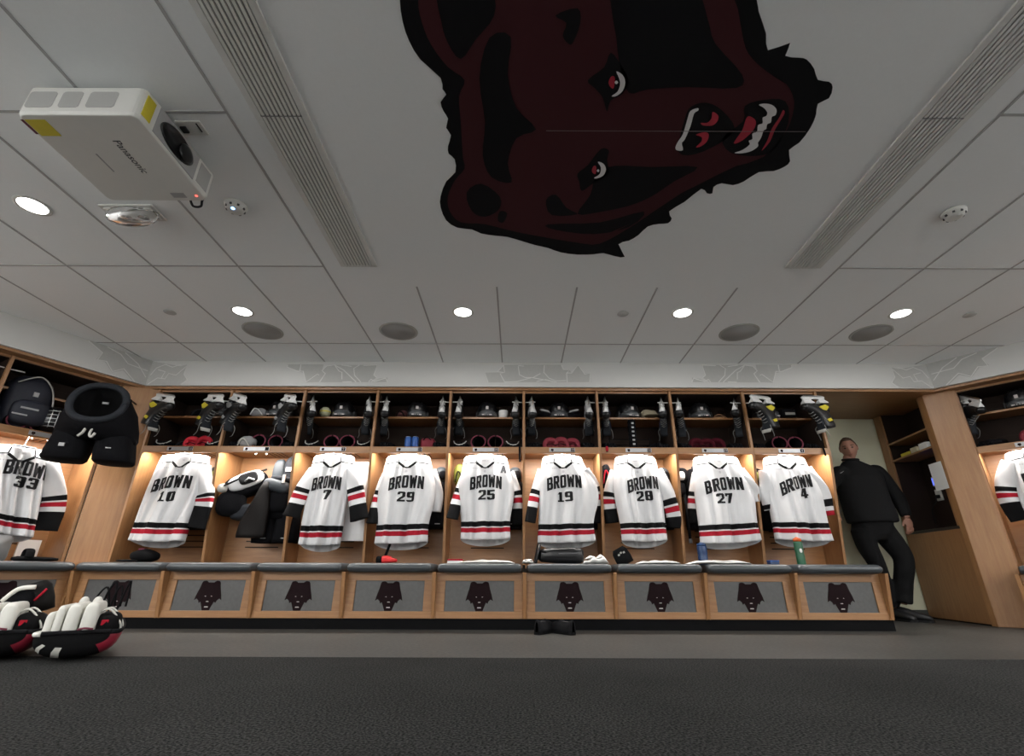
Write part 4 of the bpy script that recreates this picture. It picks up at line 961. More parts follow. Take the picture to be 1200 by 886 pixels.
t = thing('foam_roller', 'black ridged foam roller standing in the cubby above jersey 28', 'roller', Fm @ Vector((.355, .12, 1.556)), rz)
MB().lathe([(.001, 0), (.034, 0)] + [(.042 if i % 2 else .036, .01+.0215*i) for i in range(14)] + [(.034, .318), (.001, .318)], 24).build('roller', PADB, t)
rg = MB()
for i in range(6): rg.box(-.012, .012, -.0445, -.040, .05+.043*i, .065+.043*i)
rg.build('ridge_mark', PGREY, t)
rk = thing('wire_rack', 'black wire rack lying in the cubby above jersey 28', 'rack', Fm @ Vector((.30, .22, 1.556)), rz)
q = MB()
for z in (.02, .08, .14): q.tube([(-.17, 0, z), (.26, 0, z)], .004, 6)
q.build('rails', KBLK, rk); q = MB()
for x in (-.16, .25): q.tube([(x, 0, 0), (x, 0, .16)], .005, 6)
q.build('uprights', KBLK, rk)
def soft(name, label, cat, k, x, y, z, r, m, e=.8, extra=None, rzz=0, group=None, pn_='body'):
    Fm, w, rz = FR[k]; t = thing(name, label, cat, Fm @ Vector((x, y, z)), rz+rzz, group)
    mb = MB(); mb.blob((0, 0, r[2]), r, e, 0, 24, 14)
    for i, p in enumerate(mb.v):
        f = 1 + .10*noise.noise(p*14 + Vector((x*3, z, 0))); mb.v[i] = Vector((p.x*f, p.y*f, p.z*(f if p.z > .01 else 1)))
    mb.build(pn_, m, t)
    if extra: extra(t)
    return t
def capx(m, brim):
    def f(t): MB().blob((0, -.11, .02), (.075, .06, .010), .8).build('brim', brim, t)
    return f
def straps(m, w2=.1, h=.1, y=-.08):
    def f(t): MB().tube(catmull([(-w2*.7, y, h*.2), (-w2*.3, y-.012, h*.8), (w2*.2, y-.012, h*.7), (w2*.7, y, h*.15)], 5), .006, 8).build('strap', m, t)
    return f
soft('beige_cap', 'beige cap on the upper shelf above jersey 28', 'cap', 6, .57, .24, 1.906, (.085, .09, .055), mat('beige_cloth', (.30, .26, .18), .8), .8, capx(None, mat('beige_brim', (.25, .22, .15), .8)))
soft('striped_sock', 'grey and white striped sock ball above the loose dark pads', 'sock', 1, .21, .20, 1.906, (.075, .06, .05), mat('grey_knit', (.30, .30, .31), .9), .8, straps(PAPER, .09, .10, -.055), group='socks')
soft('grey_cloth', 'crumpled grey cloth in the cubby above the loose dark pads', 'cloth', 1, .21, .10, 1.556, (.085, .07, .065), mat('mid_grey_cloth', (.22, .22, .22), .9), .9, straps(FELT, .08, .10, -.065))
soft('dark_bag', 'small dark bag on the upper shelf left of the helmet above jersey 10', 'bag', 0, .36, .25, 1.906, (.13, .09, .05), PADB, .7, straps(PADGD, .13, .09, -.085))
soft('dark_cloth', 'black folded cloth behind the red pads above jersey 10', 'cloth', 0, .27, .28, 1.556, (.14, .09, .06), PADGD, .7, straps(KBLK, .13, .1, -.085))
soft('winter_hat', 'small dark knit cap on the shelf above jersey 29', 'cap', 3, .21, .22, 1.906, (.065, .06, .045), mat('dark_red_knit', (.05, .012, .012), .9), .9, straps(KBLK, .06, .08, -.055))
soft('wristband', 'small crumpled brown band on the shelf above jersey 27', 'band', 7, .55, .20, 1.906, (.06, .03, .015), mat('tan_leather', (.25, .13, .06), .7), .8, straps(mat('tan_strap', (.2, .1, .05), .7), .10, .05, -.025))
soft('grey_pouch', 'dark pouch with pale tag on the shelf right of the helmet above jersey 4', 'pouch', 8, .53, .22, 1.906, (.09, .07, .06), PADB, .6, lambda t: MB().box(-.05, .05, -.074, -.069, .04, .065).build('tag', FELT, t))
for k, x, lb in ((5, .22, 'left'), (5, .52, 'right')):
    soft('stick_glove', f'dark glove with pale cuff on the {lb} of the helmet above jersey 19', 'glove', k, x, .22, 1.906, (.075, .07, .04), PADB, .8, lambda t, s=(1 if lb == 'left' else -1): MB().blob((s*-.02, -.055, .075), (.055, .022, .012), .8, 0, 14, 8, Matrix.Rotation(R(s*15), 4, 'Y')).build('cuff', PGREY, t), group='gloves beside helmet')
def strap_item(label, k, x, m, accent=None, l=.12):
    Fm, w, rz = FR[k]; t = thing('hanging_strap', label, 'strap', Fm @ Vector((x, -.012, 1.56)), rz)
    MB().tube(catmull([(0, .06, .01), (0, .01, .006), (0, -.006, -.02), (.004, -.006, -l)], 6), .010, 8, 0, None, (1, .4)).build('webbing', m, t)
    if accent: MB().blob((.002, -.012, -.02), (.014, .008, .025), .7).build('buckle', accent, t)
    return t
strap_item('long black strap dangling over the rail beside the letter A jersey', 4, .70, KBLK, None, .15)
strap_item('short strap with red buckle hanging over the rail left of jersey 28', 6, .06, KBLK, KRED, .05)
strap_item('short black strap at the last locker end panel near the doorway', 8, .68, KBLK, None, .08)
# ------------------------------------------------------------------ pads and pants hanging behind the jerseys
def make_pants(label, group='hockey pants hanging behind jerseys'):
    t = thing('hockey_pants', label, 'hockey pants', (0, 0, 0), 0, group)
    b = MB()
    rings = []
    for z, rx, ry in ((0, .155, .075), (-.05, .165, .085), (-.14, .185, .095), (-.22, .20, .10)):
        rings.append([(rx*math.copysign(abs(math.cos(a))**.8, math.cos(a)), ry*math.copysign(abs(math.sin(a))**.8, math.sin(a)), z) for a in [2*math.pi*j/28 for j in range(28)]])
    b.loft(rings, 0, True); b.build('hip_section', PADB, t)
    MB().loft([[(.158*math.cos(a), .079*math.sin(a), z) for a in [2*math.pi*j/28 for j in range(28)]] for z in (.006, -.045)], 0, False).build('waistband', PADGD, t, solid=.006)
    for sx in (-1, 1):
        lg = MB().loft([[(sx*.098+kx*math.copysign(abs(math.cos(a))**.7, math.cos(a)), ky*math.copysign(abs(math.sin(a))**.7, math.sin(a)), z) for a in [2*math.pi*j/24 for j in range(24)]] for z, kx, ky in ((-.16, .095, .09), (-.28, .108, .10), (-.40, .115, .105), (-.44, .112, .10))]).build('leg', PADB, t)
        MB().box(sx*.098+.01, sx*.098+.06, -.1075, -.1035, -.405, -.397).build('maker_mark', PGREY, lg)
    MB().tube(catmull([(-.02, -.08, -.02), (-.03, -.10, -.06), (.03, -.10, -.07), (.02, -.085, -.02)], 5), .003, 6).build('lace', FELT, t)
    return t
def make_shoulder(label, cap, capw):
    t = thing('shoulder_pads', label, 'shoulder pads', (0, 0, 0), 0, 'shoulder pads hanging behind jerseys')
    MB().loft([[(rx*math.copysign(abs(math.cos(a))**.7, math.cos(a)), ry*math.copysign(abs(math.sin(a))**.7, math.sin(a)), z) for a in [2*math.pi*j/28 for j in range(28)]] for z, rx, ry in ((0, .10, .06), (-.04, .16, .08), (-.14, .17, .085), (-.26, .15, .075), (-.30, .12, .06))]).build('chest_plate', PADB, t)
    for sx in (-1, 1):
        c_ = MB().blob((sx*.185, 0, -.07), (.065, .085, .085), .8, 0, 20, 12, None).build('shoulder_cap', cap, t)
        MB().blob((sx*.20, -.035, -.075), (.040, .058, .055), .8, 0, 16, 10).build('cap_shell', capw, c_)
        MB().blob((sx*.215, -.005, -.20), (.05, .065, .075), .7).build('arm_guard', PADB, t)
    MB().tube(catmull([(-.08, -.05, .0), (-.05, -.08, .025), (.05, -.08, .025), (.08, -.05, .0)], 5), .016, 8).build('collar', PADGD, t)
    return t
pants0 = None; shd = {}
for k, xp in ((0, .50), (2, .51), (3, .515), (4, .515), (5, .51), (6, .51), (7, .33), (8, .34)):
    Fm, w, rz = FR[k]
    lb = f'black hockey pants hanging behind jersey {NUM[k]}'
    pos = Fm @ Vector((xp, .31, 1.26)); rot = (0, 0, rz+R(random.uniform(-5, 5)))
    if pants0 is None: pants0 = make_pants(lb); pants0.location = pos; pants0.rotation_euler = rot
    else: dup(pants0, lb, pos, rot)
    kind = {0: 'a', 2: 'b', 3: 'c', 4: 'c', 5: 'b', 6: 'c', 7: 'd', 8: 'e'}[k]
    cm = {'a': (PADB, NEON), 'b': (PADGD, PADB), 'c': (PADG, PADB), 'd': (PADB, WHITE), 'e': (PADB, NEON)}[kind]
    wd = {'a': 'black shoulder pads with a neon edge', 'b': 'charcoal shoulder pads', 'c': 'grey capped shoulder pads', 'd': 'black and white shoulder pads', 'e': 'black shoulder pads with a neon cap'}[kind]
    lb = f'{wd} hanging behind jersey {NUM[k]}'
    pos = Fm @ Vector((w*.50+{0: .07, 2: .09, 3: .10, 4: .10, 5: .06, 6: .10, 7: -.08, 8: -.08}.get(k, 0), .27, 1.40)); rot = (0, 0, rz)
    if kind not in shd: shd[kind] = make_shoulder(lb, *cm); shd[kind].location = pos; shd[kind].rotation_euler = rot
    else: dup(shd[kind], lb, pos, rot)
for k, x in ((4, .09), ):
    Fm, w, rz = FR[k]
    soft('neon_pad', 'neon yellow and black pad hanging left of jersey 25', 'pad', k, .10, .25, 1.22, (.06, .06, .11), NEON, .8, straps(KBLK, .05, .16, -.06))
Fm, w, rz = FR[6]; soft('red_black_pad', 'black pad with red edge hanging left of jersey 28', 'pad', 6, .08, .24, 1.20, (.06, .06, .12), PADB, .8, straps(KRED, .05, .2, -.06))
t = thing('hanging_belt', 'long black belt hanging left of jersey 27', 'belt', FR[7][0] @ Vector((.10, .22, 1.15)), 0)
MB().tube([(0, 0, 0), (.005, -.005, -.2), (.0, 0, -.42)], .014, 8, 0, None, (1, .3)).build('webbing', KBLK, t); MB().box(-.016, .016, -.012, -.004, -.46, -.42).build('buckle', DGREY, t, bevel=.002)
# locker with loose pads: shoulder pads at left, nylon bag, slate girdle at right, pants
Fm, w, rz = FR[1]; o_ = Fm @ Vector((.24, .20, 1.20))
t = thing('shoulder_pads', 'black and white shoulder pads slumped at left in the open locker', 'shoulder pads', o_, R(18))
MB().blob((0, .02, .02), (.20, .11, .12), .75, 0, 24, 14, Matrix.Rotation(R(-24), 4, 'Y')).build('chest_plate', PADB, t)
MB().blob((.02, -.075, .045), (.16, .035, .075), .7, 0, 24, 12, Matrix.Rotation(R(-26), 4, 'Y')).build('chest_panel', WHITE, t)
MB().blob((.05, -.11, .055), (.085, .022, .055), .6, 0, 20, 10, Matrix.Rotation(R(-26), 4, 'Y')).build('emblem_patch', GLOSSB, t)
MB().tube([(.0, -.13, .03), (.03, -.14, .065), (.08, -.135, .05)], .010, 8).build('emblem_bar', PGREY, t)
MB().tube(catmull([(-.20, -.07, -.02), (-.12, -.10, .02), (.02, -.10, .10), (.16, -.07, .17)], 6), .010, 8).build('piping', KBLK, t)
MB().blob((-.19, -.04, -.03), (.05, .05, .042), .8).build('arm_disc', FELT, t)
MB().blob((-.10, .0, -.17), (.13, .09, .12), .7).build('arm_guard', PADB, t)
MB().blob((.02, .02, -.24), (.12, .09, .08), .6).build('rib_pad', PADGD, t)
t = thing('nylon_bag', 'dark brown nylon garment bag hanging in the open locker', 'bag', Fm @ Vector((.44, .12, 1.17)), R(-6))
rr = []
for z, xc, rx in ((.06, .05, .035), (0, .035, .05), (-.08, .02, .075), (-.18, .0, .105), (-.30, -.02, .13), (-.42, -.03, .145), (-.45, -.03, .14)):
    rr.append([(xc+rx*math.copysign(abs(math.cos(a))**.7, math.cos(a)), .04*math.copysign(abs(math.sin(a))**.7, math.sin(a))+.008*math.sin(3*a+z*20), z) for a in [2*math.pi*j/28 for j in range(28)]])
MB().loft(rr).build('bag', BROWNG, t); MB().tube(catmull([(.05, 0, .06), (.09, .02, .12), (.11, .04, .06)], 5), .012, 8).build('neck', BROWNG, t)
t = thing('padded_girdle', 'slate grey padded girdle at the right of the open locker', 'girdle', Fm @ Vector((.575, .20, 1.20)), 0)
MB().blob((-.055, .03, .15), (.062, .05, .13), .75, 0, 20, 14).build('back_pad', PADG, t)
MB().blob((.07, .03, .17), (.075, .05, .14), .7, 0, 20, 14).build('back_pad', PADGD, t)
MB().box(.03, .11, -.028, -.02, .15, .19).build('label_patch', PAPER, t)
MB().blob((.0, -.07, .0), (.14, .055, .06), .7, 0, 24, 12, Matrix.Rotation(R(14), 4, 'Y')).build('front_pad', PADG, t)
MB().blob((.02, -.06, .07), (.11, .05, .03), .8, 0, 24, 10, Matrix.Rotation(R(8), 4, 'Y')).build('waist_pad', PADGD, t)
MB().box(.06, .085, -.125, -.112, .02, .10).build('white_strap', PAPER, t)
MB().blob((.02, .0, -.13), (.14, .09, .12), .6).build('hip_pad', PADB, t)
p2 = dup(pants0, 'black hockey pants under the slate girdle in the open locker', Fm @ Vector((.585, .26, 1.12)), (0, 0, R(-3)))
# ------------------------------------------------------------------ things on the benches
SEAT = .4975
def towel(label, k, x, y, w2, d2, h, group='white towels on the benches', rzz=0, m=None):
    Fm, w, rz = FR[k]; t = thing('towel', label, 'towel', Fm @ Vector((x, y, SEAT)), rz+rzz, group)
    def lay(z0, hh, sx, sy, seed):
        top = []; nx, ny = 20, 8
        mb = MB(); rings = []
        for i in range(nx+1):
            u = i/nx*2-1; ring = []
            hx = hh*(.55+.45*noise.noise(Vector((u*2.2+seed, seed, 0))))*(1-abs(u)**6)+.003
            for j in range(14):
                a = 2*math.pi*j/14
                ring.append((u*sx, sy*(1-.25*abs(u)**4)*math.cos(a)*(1+.12*noise.noise(Vector((u*3, seed, a)))), z0+.002+hx*(.5+.5*math.sin(a))))
            rings.append(ring)
        return mb.loft(rings)
    lay(0, h, w2, d2, x*7).build('lower_fold', m or TOWEL, t); lay(h*.45, h*.55, w2*.8, d2*.8, x*7+3).build('upper_fold', m or TOWEL, t)
    return t
towel('white towel lying on the bench below jersey 25', 4, .42, -.14, .24, .10, .03)
towel('small white towel bunched at the left bench end below jersey 19', 5, -.0+.03, -.16, .05, .10, .04)
towel('cream towel peaked at the right of the black pads below jersey 19', 5, .62, -.10, .11, .08, .085)
towel('white towel on the bench below jersey 28', 6, .40, -.18, .18, .09, .03)
towel('long white towel on the bench below jersey 27', 7, .17, -.20, .26, .10, .032)
towel('rolled white towel on the right wing bench', 'R0', .28, .05, .14, .10, .09)
Fm, w, rz = FR[4]
t = thing('tape_box', 'small red and white box on the bench below jersey 25', 'box', Fm @ Vector((.14, -.12, SEAT)), R(5))
MB().box(-.065, .065, -.04, .04, 0, .022).build('tray', PAPER, t, bevel=.002); MB().box(-.066, .066, -.041, .041, .022, .036).build('lid', KRED, t, bevel=.002)
def bottle(label, k, x, y, body, cap, h=.20, r=.036, mark=None):
    Fm, w, rz = FR[k]; t = thing('water_bottle', label, 'bottle', Fm @ Vector((x, y, SEAT)), rz)
    MB().lathe([(.001, 0), (r*.95, 0), (r, .008), (r, h*.35), (r*.93, h*.42), (r, h*.5), (r, h*.78), (r*.9, h*.84), (.001, h*.84)], 24).build('body', body, t)
    MB().lathe([(.001, h*.83), (r*.92, h*.83), (r*.95, h*.93), (r*.5, h*.97), (r*.3, h), (.001, h)], 24).build('cap', cap, t)
    if mark: MB().blob((-.004, -r, h*.5), (.012, .004, .018), .8).build('mark', mark, t)
bottle('dark blue bottle on the bench left of jersey 27', 7, .13, .03, BLUED, BLUED, .19, .043)
bottle('green bottle with orange cap on the bench below jersey 4', 8, .23, -.04, GREEN, ORANGE, .235, .036, PAPER)
Fm, w, rz = FR[7]
t = thing('blue_puck_box', 'small dark blue box on the bench between the last two lockers', 'box', Fm @ Vector((.70, -.08, SEAT)), 0)
MB().box(-.04, .04, -.03, .03, 0, .032).build('tray', BLUED, t, bevel=.003); MB().box(-.042, .042, -.032, .032, .026, .036).build('lid', BLUE, t, bevel=.003)
Fm, w, rz = FR[5]
t = thing('leg_guard', 'black glossy curved leg guard lying under jersey 19', 'guard', Fm @ Vector((.32, -.06, SEAT)), 0)
MB().loft([[(x, ry*math.copysign(abs(math.cos(a))**.6, math.cos(a)), .07+rz2*math.copysign(abs(math.sin(a))**.6, math.sin(a))) for a in [2*math.pi*j/24 for j in range(24)]] for x, ry, rz2 in ((-.20, .03, .03), (-.17, .06, .055), (-.05, .075, .065), (.12, .075, .07), (.18, .07, .062), (.20, .05, .045))]).build('shell', GLOSSB, t)
MB().box(-.02, .14, -.079, -.073, .08, .088).build('ridge', DGREY, t, bevel=.002)
t = thing('slide_sandal', 'black slide sandal propped on its heel beside the leg guard', 'sandal', Fm @ Vector((.095, -.10, SEAT+.005)), R(10))
MS = Matrix.Rotation(R(14), 4, 'Y') @ Matrix.Translation((0, 0, .075))
MB().loft([[(x, y, z) for x, y in [(.016*math.cos(a), w2*math.sin(a)) for a in [2*math.pi*j/20 for j in range(20)]]] for z, w2 in ((-.075, .025), (-.06, .042), (0, .045), (.06, .05), (.085, .035))], M=MS).build('sole', GLOSSB, t)
MB().tube(catmull([(.014, -.045, .03), (.06, -.03, .03), (.06, .03, .03), (.014, .045, .03)], 5), .018, 8, 0, MS, (1, .4)).build('strap', KBLK, t)
Fm, w, rz = FR[6]
t = thing('shower_shoe', 'black shower shoe with pale marks leaning below jersey 28', 'shoe', Fm @ Vector((.17, -.02, SEAT)), R(-10))
MS = Matrix.Rotation(R(-28), 4, 'Y')
MB().loft([[(a, b2, z) for a, b2 in [(wx*math.cos(q), .03*math.sin(q)) for q in [2*math.pi*j/20 for j in range(20)]]] for z, wx in ((.0, .07), (.06, .075), (.12, .07), (.15, .05))], M=MS).build('sole', KBLK, t)
q = MB()
for i in range(3): q.box(-.03+i*.025, -.012+i*.025, -.034, -.030, .09+.008*(i % 2), .105+.008*(i % 2), 0, MS)
q.build('marks', FELT, t)
Fm, w, rz = FR[3]
t = thing('red_glove', 'red and black glove on the bench under jersey 29', 'glove', Fm @ Vector((.26, -.03, SEAT)), R(8))
MB().blob((0, 0, .030), (.055, .05, .036), .8).build('palm', mat('bright_red_glove', (.55, .02, .02), .6), t)
q = MB()
for i in range(4): q.blob((.045+.01*(i % 2), -.045+.028*i, .026), (.04, .014, .018), .8, 0, 12, 8)
q.build('fingers', MATS['bright_red_glove'], t); MB().blob((-.06, 0, .03), (.03, .05, .032), .7).build('cuff', KBLK, t)
MB().tube(catmull([(-.02, .03, .05), (.0, .05, .12), (.02, .07, .20)], 5), .012, 8).build('strap', KBLK, t)
soft('baseball_cap', 'black cap with red button on the bench below jersey 10', 'cap', 0, .30, .02, SEAT, (.11, .10, .055), KBLK, .9, lambda t: (MB().blob((-.08, -.09, .015), (.08, .07, .010), .8).build('brim', KBLK, t), MB().blob((-.02, -.03, .11), (.03, .03, .012), .9).build('button', CRIM, t)))
# left wing bench: grey blocker, black sandal, white board
t = thing('paper_board', 'white board leaning at the back of the left wing locker', 'board', FR['L0'][0] @ Vector((.66, .36, .492)), aL)
MB().box(-.075, .075, 0, .012, 0, .19).build('sheet', PAPER, t, bevel=.001); MB().box(-.078, .078, .012, .02, 0, .193).build('backing', PGREY, t)
t = thing('blocker_pad', 'grey goalie blocker standing on the left wing bench under jersey 33', 'blocker', FR['L0'][0] @ Vector((.30, .0, SEAT)), aL+R(12))
MB().loft([[(a, y, b2+.10) for a, b2 in rrect(w2, h2, .03, 4)] for y, w2, h2 in ((-.05, .24, .19), (-.02, .27, .20), (.03, .27, .20))]).build('board', mat('grey_leather', (.20, .20, .20), .55), t)
MB().box(-.07, .03, -.058, -.045, .02, .17).build('panel', WHITE, t, bevel=.006); MB().blob((0, .07, .10), (.08, .05, .07), .8).build('glove', PADB, t)
t = thing('black_sandal', 'black sandal on the left wing bench beside the blocker', 'sandal', FR['L0'][0] @ Vector((.60, -.06, SEAT)), aL)
MB().loft([[(x, w2*math.cos(a), .02+h2*math.sin(a)) for a in [2*math.pi*j/20 for j in range(20)]] for x, w2, h2 in ((-.15, .02, .012), (-.12, .045, .020), (0, .042, .018), (.10, .05, .016), (.14, .03, .010))]).build('sole', KBLK, t)
MB().tube(catmull([(-.06, -.045, .03), (-.06, -.03, .085), (-.06, .03, .085), (-.06, .045, .03)], 5), .03, 10, 0, None, (1, .35)).build('strap', KBLK, t)
# shoes on the floor
def make_shoe(label):
    t = thing('slip_on_shoe', label, 'shoe', (0, 0, 0), 0, 'black shoes on the floor')
    MB().loft([[(a*wd, y, z) for a, z in ((-1, 0), (1, 0), (1.03, .018), (-1.03, .018))] for y, wd in ((-.14, .018), (-.13, .034), (-.08, .046), (0, .040), (.09, .036), (.13, .028), (.138, .012))], smooth=False).build('sole', KBLK, t, bevel=.003)
    rr = []
    for y, wd, hh in ((-.135, .020, .035), (-.12, .036, .046), (-.08, .045, .06), (-.03, .042, .075), (0.0, .039, .085), (.04, .037, .072), (.09, .036, .075), (.125, .026, .085), (.135, .012, .075)):
        rr.append([(wd*math.cos(a), y, .012 + hh*max(0, math.sin(a))**.8) for a in [math.pi*j/14 for j in range(15)]])
    MB().loft(rr, 0, False, False).build('upper', mat('shoe_black', (.006, .006, .007), .75, spec=.1) if 'shoe_black' not in MATS else MATS['shoe_black'], t, solid=.005)
    MB().blob((0, .065, .082), (.026, .052, .006), .8).build('opening', BLACK, t)
    return t
q = at(638, 741, 4.23); sh1 = make_shoe('black slip-on shoe on the floor, left of the pair'); sh1.location = (q.x, 4.12, 0); sh1.rotation_euler = (0, 0, R(150))
dup(sh1, 'black slip-on shoe on the floor, right of the pair', (q.x+.125, 4.10, 0), (0, 0, R(215)))
# ------------------------------------------------------------------ left wing: goalie pants, mask, backpack, rod
FL = FR['L0'][0]
t = thing('goalie_pants', 'big black goalie pants hanging open at the left corner', 'goalie pants', (-3.58, 4.00, 1.715), R(22)); t.scale = (.9, .9, .9)
S = 1.0
def er(rx, ry, z, tilt=0, e=.9, n=32):
    return [(rx*math.copysign(abs(math.cos(a))**e, math.cos(a)), ry*math.copysign(abs(math.sin(a))**e, math.sin(a)), z + tilt*math.sin(a)) for a in [2*math.pi*j/n for j in range(n)]]
def tr_(rx, ry, cy_, cz_, tl, e=.9, n=32):
    ca, sa = math.cos(R(tl)), math.sin(R(tl)); o = []
    for j in range(n):
        q = 2*math.pi*j/n; x = rx*math.copysign(abs(math.cos(q))**e, math.cos(q)); v = ry*math.copysign(abs(math.sin(q))**e, math.sin(q))
        o.append((x, cy_+v*ca, cz_+v*sa))
    return o
RG = [tr_(.205, .195, -.22, .02, 72), tr_(.23, .205, -.16, -.02, 60), tr_(.275, .205, -.09, -.09, 38), tr_(.30, .19, -.03, -.20, 14), tr_(.31, .17, -.01, -.27, 0), tr_(.30, .15, -.01, -.31, 0)]
hp = MB().loft(RG, 0, False); hp.build('hip_shell', PADB, t, solid=.03)
MB().tube(RG[0] + [RG[0][0]], .030, 10).build('waistband', PADGD, t)
MB().loft([tr_(.188, .178, -.21, .015, 72), tr_(.19, .165, -.12, -.04, 50), tr_(.2, .15, -.04, -.17, 15), tr_(.03, .03, -.02, -.24, 0)], 0, False).build('lining', KBLK, t)
for sx in (-1, 1):
    l_ = MB().loft([[(sx*(.150-.13*(z+.2))+kx*math.copysign(abs(math.cos(a))**.7, math.cos(a)), ky*math.copysign(abs(math.sin(a))**.7, math.sin(a))-.01, z) for a in [2*math.pi*j/26 for j in range(26)]] for z, kx, ky in ((-.20, .13, .15), (-.30, .145, .165), (-.42, .155, .17), (-.48, .155, .165), (-.50, .14, .15))]).build('leg', PADB, t)
    MB().box(sx*.17-.02, sx*.17+.02, -.19, -.178, -.42+(.02 if sx < 0 else .03), -.37 if sx < 0 else -.38).build('tag', PGREY, l_)
MB().tube(catmull([(-.015, -.235, -.20), (-.03, -.24, -.27), (-.06, -.235, -.31)], 4), .012, 6).build('lace', FELT, t)
MB().tube(catmull([(.10, -.225, -.20), (.04, -.24, -.22), (.02, -.235, -.28), (.04, -.24, -.31), (.06, -.24, -.27)], 4), .011, 6).build('lace', FELT, t)
MB().box(-.05, .05, -.125, -.112, .195, .215).build('brand_tab', PGREY, t); MB().box(-.025, .025, -.075, -.065, .05, .07).build('inner_tag', PGREY, t)
MB().tube(catmull([(.25, -.05, -.05), (.29, -.05, -.12), (.29, -.04, -.25)], 5), .004, 6).build('suspender', FELT, t)
MB().tube([(0, -.11, .19), (0, .05, .26), (0, .66, .28)], .008, 8).build('hang_loop', KBLK, t)
t = thing('goalie_mask', 'black goalie mask with silver cage on the left wing cubby shelf', 'goalie mask', FL @ Vector((.44, .08, 1.556)), aL)
MB().blob((0, .07, .135), (.125, .15, .135), .85, 0, 24, 16).build('shell', GLOSSB, t)
cg = MB()
for z in (.06, .095, .13, .165, .20): cg.tube([(.10*math.cos(a)*(1-.8*abs(z-.13)), .03+.135*math.sin(a), z) for a in [R(200)+R(140)*j/10 for j in range(11)]], .0035, 6)
for x in (-.06, -.02, .02, .06): cg.tube([(x, .03-.125*math.sqrt(max(0, 1-(x/.115)**2))*(1-1.2*(z-.13)**2), z) for z in (.05, .09, .13, .17, .21)], .0035, 6)
cg.build('cage', STEEL, t)
t = thing('backpack', 'navy black backpack with pale print on the far left wing shelf', 'backpack', FL @ Vector((.23, .04, 1.556)), aL)
MB().blob((0, .16, .25), (.17, .13, .25), .7, 0, 26, 16).build('body', mat('navy_nylon', (.010, .012, .022), .6, 0, .2, 20), t)
MB().blob((.02, .03, .15), (.13, .05, .11), .6).build('front_pocket', MATS['navy_nylon'], t)
MB().tube(catmull([(-.12, .05, .40), (.0, .02, .48), (.10, .04, .42), (.15, .05, .30), (.16, .03, .18)], 6), .006, 6).build('strap', FELT, t)
MB().box(-.06, .06, -.024, -.018, .17, .185).build('print', PGREY, t); MB().box(.0, .035, .022, .034, .30, .34).build('print', PGREY, t); MB().box(-.10, .0, -.024, -.018, .11, .122).build('print', PGREY, t)
t = thing('towel_rod', 'pale towel rod across the upper left wing cubby', 'rod', FL @ Vector((.40, .25, 1.80)), aL)
MB().tube([(-.36, 0, 0), (.36, 0, 0)], .014, 12).build('bar', PGREY, t)
for x in (-.36, .36): MB().tube([(x, 0, 0), (x, .175, 0)], .010, 8).build('bracket', PGREY, t)
# ------------------------------------------------------------------ goalie leg pads on the floor
OFFW = mat('cream_leather', (.66, .65, .60), .5, 0, .06, 15)
def make_legpad(label):
    t = thing('goalie_leg_pad', label, 'leg pad', (0, 0, 0), 0, 'goalie leg pads on the floor')
    # lies face down: curved face below, open strap side up; near end at -y
    def sec(w2, h, z0, y):
        return [(w2*math.copysign(abs(math.cos(a))**.75, math.cos(a)), y, z0 + h*(1-abs(math.sin(a))**.8)) for a in [math.pi+math.pi*j/16 for j in range(17)]] + [(w2*.96, y, z0+h+.012), (w2*.5, y, z0+h+.02), (0, y, z0+h+.02), (-w2*.5, y, z0+h+.02), (-w2*.96, y, z0+h+.012)]
    st = [(-.44, .15, .062, .075), (-.425, .175, .088, .048), (-.36, .185, .115, .018), (-.2, .185, .125, .004), (.05, .18, .125, .002), (.25, .17, .12, .012), (.38, .15, .10, .05), (.45, .12, .06, .10)]
    MB().loft([sec(w2, h, z0, y) for y, w2, h, z0 in st], 0, True, True, True, None, lambda i, j: 1 if j in (11, 12, 13, 14, 15) and i < 6 else (2 if j in (3, 6) and i < 5 else 0)).build('face', [KBLK, mat('dark_red_leather', (.20, .01, .025), .45), OFFW], t)
    for sx in (-1, 1):
        MB().tube([(sx*w2*.99, y, z0+h+.008) for y, w2, h, z0 in st], .012, 8).build('edge_binding', OFFW if sx < 0 else KGRY, t)
    MB().tube([(st[0][1]*math.cos(a)*.99, -.443, .148) for a in [math.pi*j/10 for j in range(11)]], .011, 8).build('end_binding', KGRY, t)
    for i, (x, y0, y1, r_, hh) in enumerate(((-.15, -.30, .26, .020, .16), (-.108, -.33, .25, .021, .19), (-.05, -.34, .22, .034, .21), (.028, -.35, .16, .038, .22))):
        MB().loft([[(x+r_*f*math.copysign(abs(math.cos(q))**.6, math.cos(q)), y, .185 + (hh*.5)*(g*math.copysign(abs(math.sin(q))**.5, math.sin(q))) + (0 if i else -.02)) for q in [2*math.pi*j/20 for j in range(20)]] for y, f, g in ((y0, .75, .80), (y0+.012, .93, .93), (y0+.05, 1, 1), (y1-.05, .97, .95), (y1, .7, .7))]).build('knee_roll', OFFW, t)
    MB().blob((.11, -.18, .165), (.065, .16, .070), .7).build('knee_cradle', KBLK, t)
    MB().blob((.02, .22, .16), (.12, .15, .06), .7).build('calf_wrap', PADGD, t)
    for y in (-.26, -.10): MB().tube(catmull([(.03, y, .20), (.10, y-.02, .255), (.17, y-.01, .18), (.18, y, .13)], 5), .011, 8, 0, None, (1, .5)).build('strap', OFFW, t)
    MB().box(.085, .12, -.335, -.315, .17, .20).build('red_tab', KRED, t, bevel=.004)
    MB().tube(catmull([(.0, -.44, .16), (.03, -.49, .17), (.07, -.5, .165)], 5), .006, 6).build('toe_lace', CRIM, t)
    return t
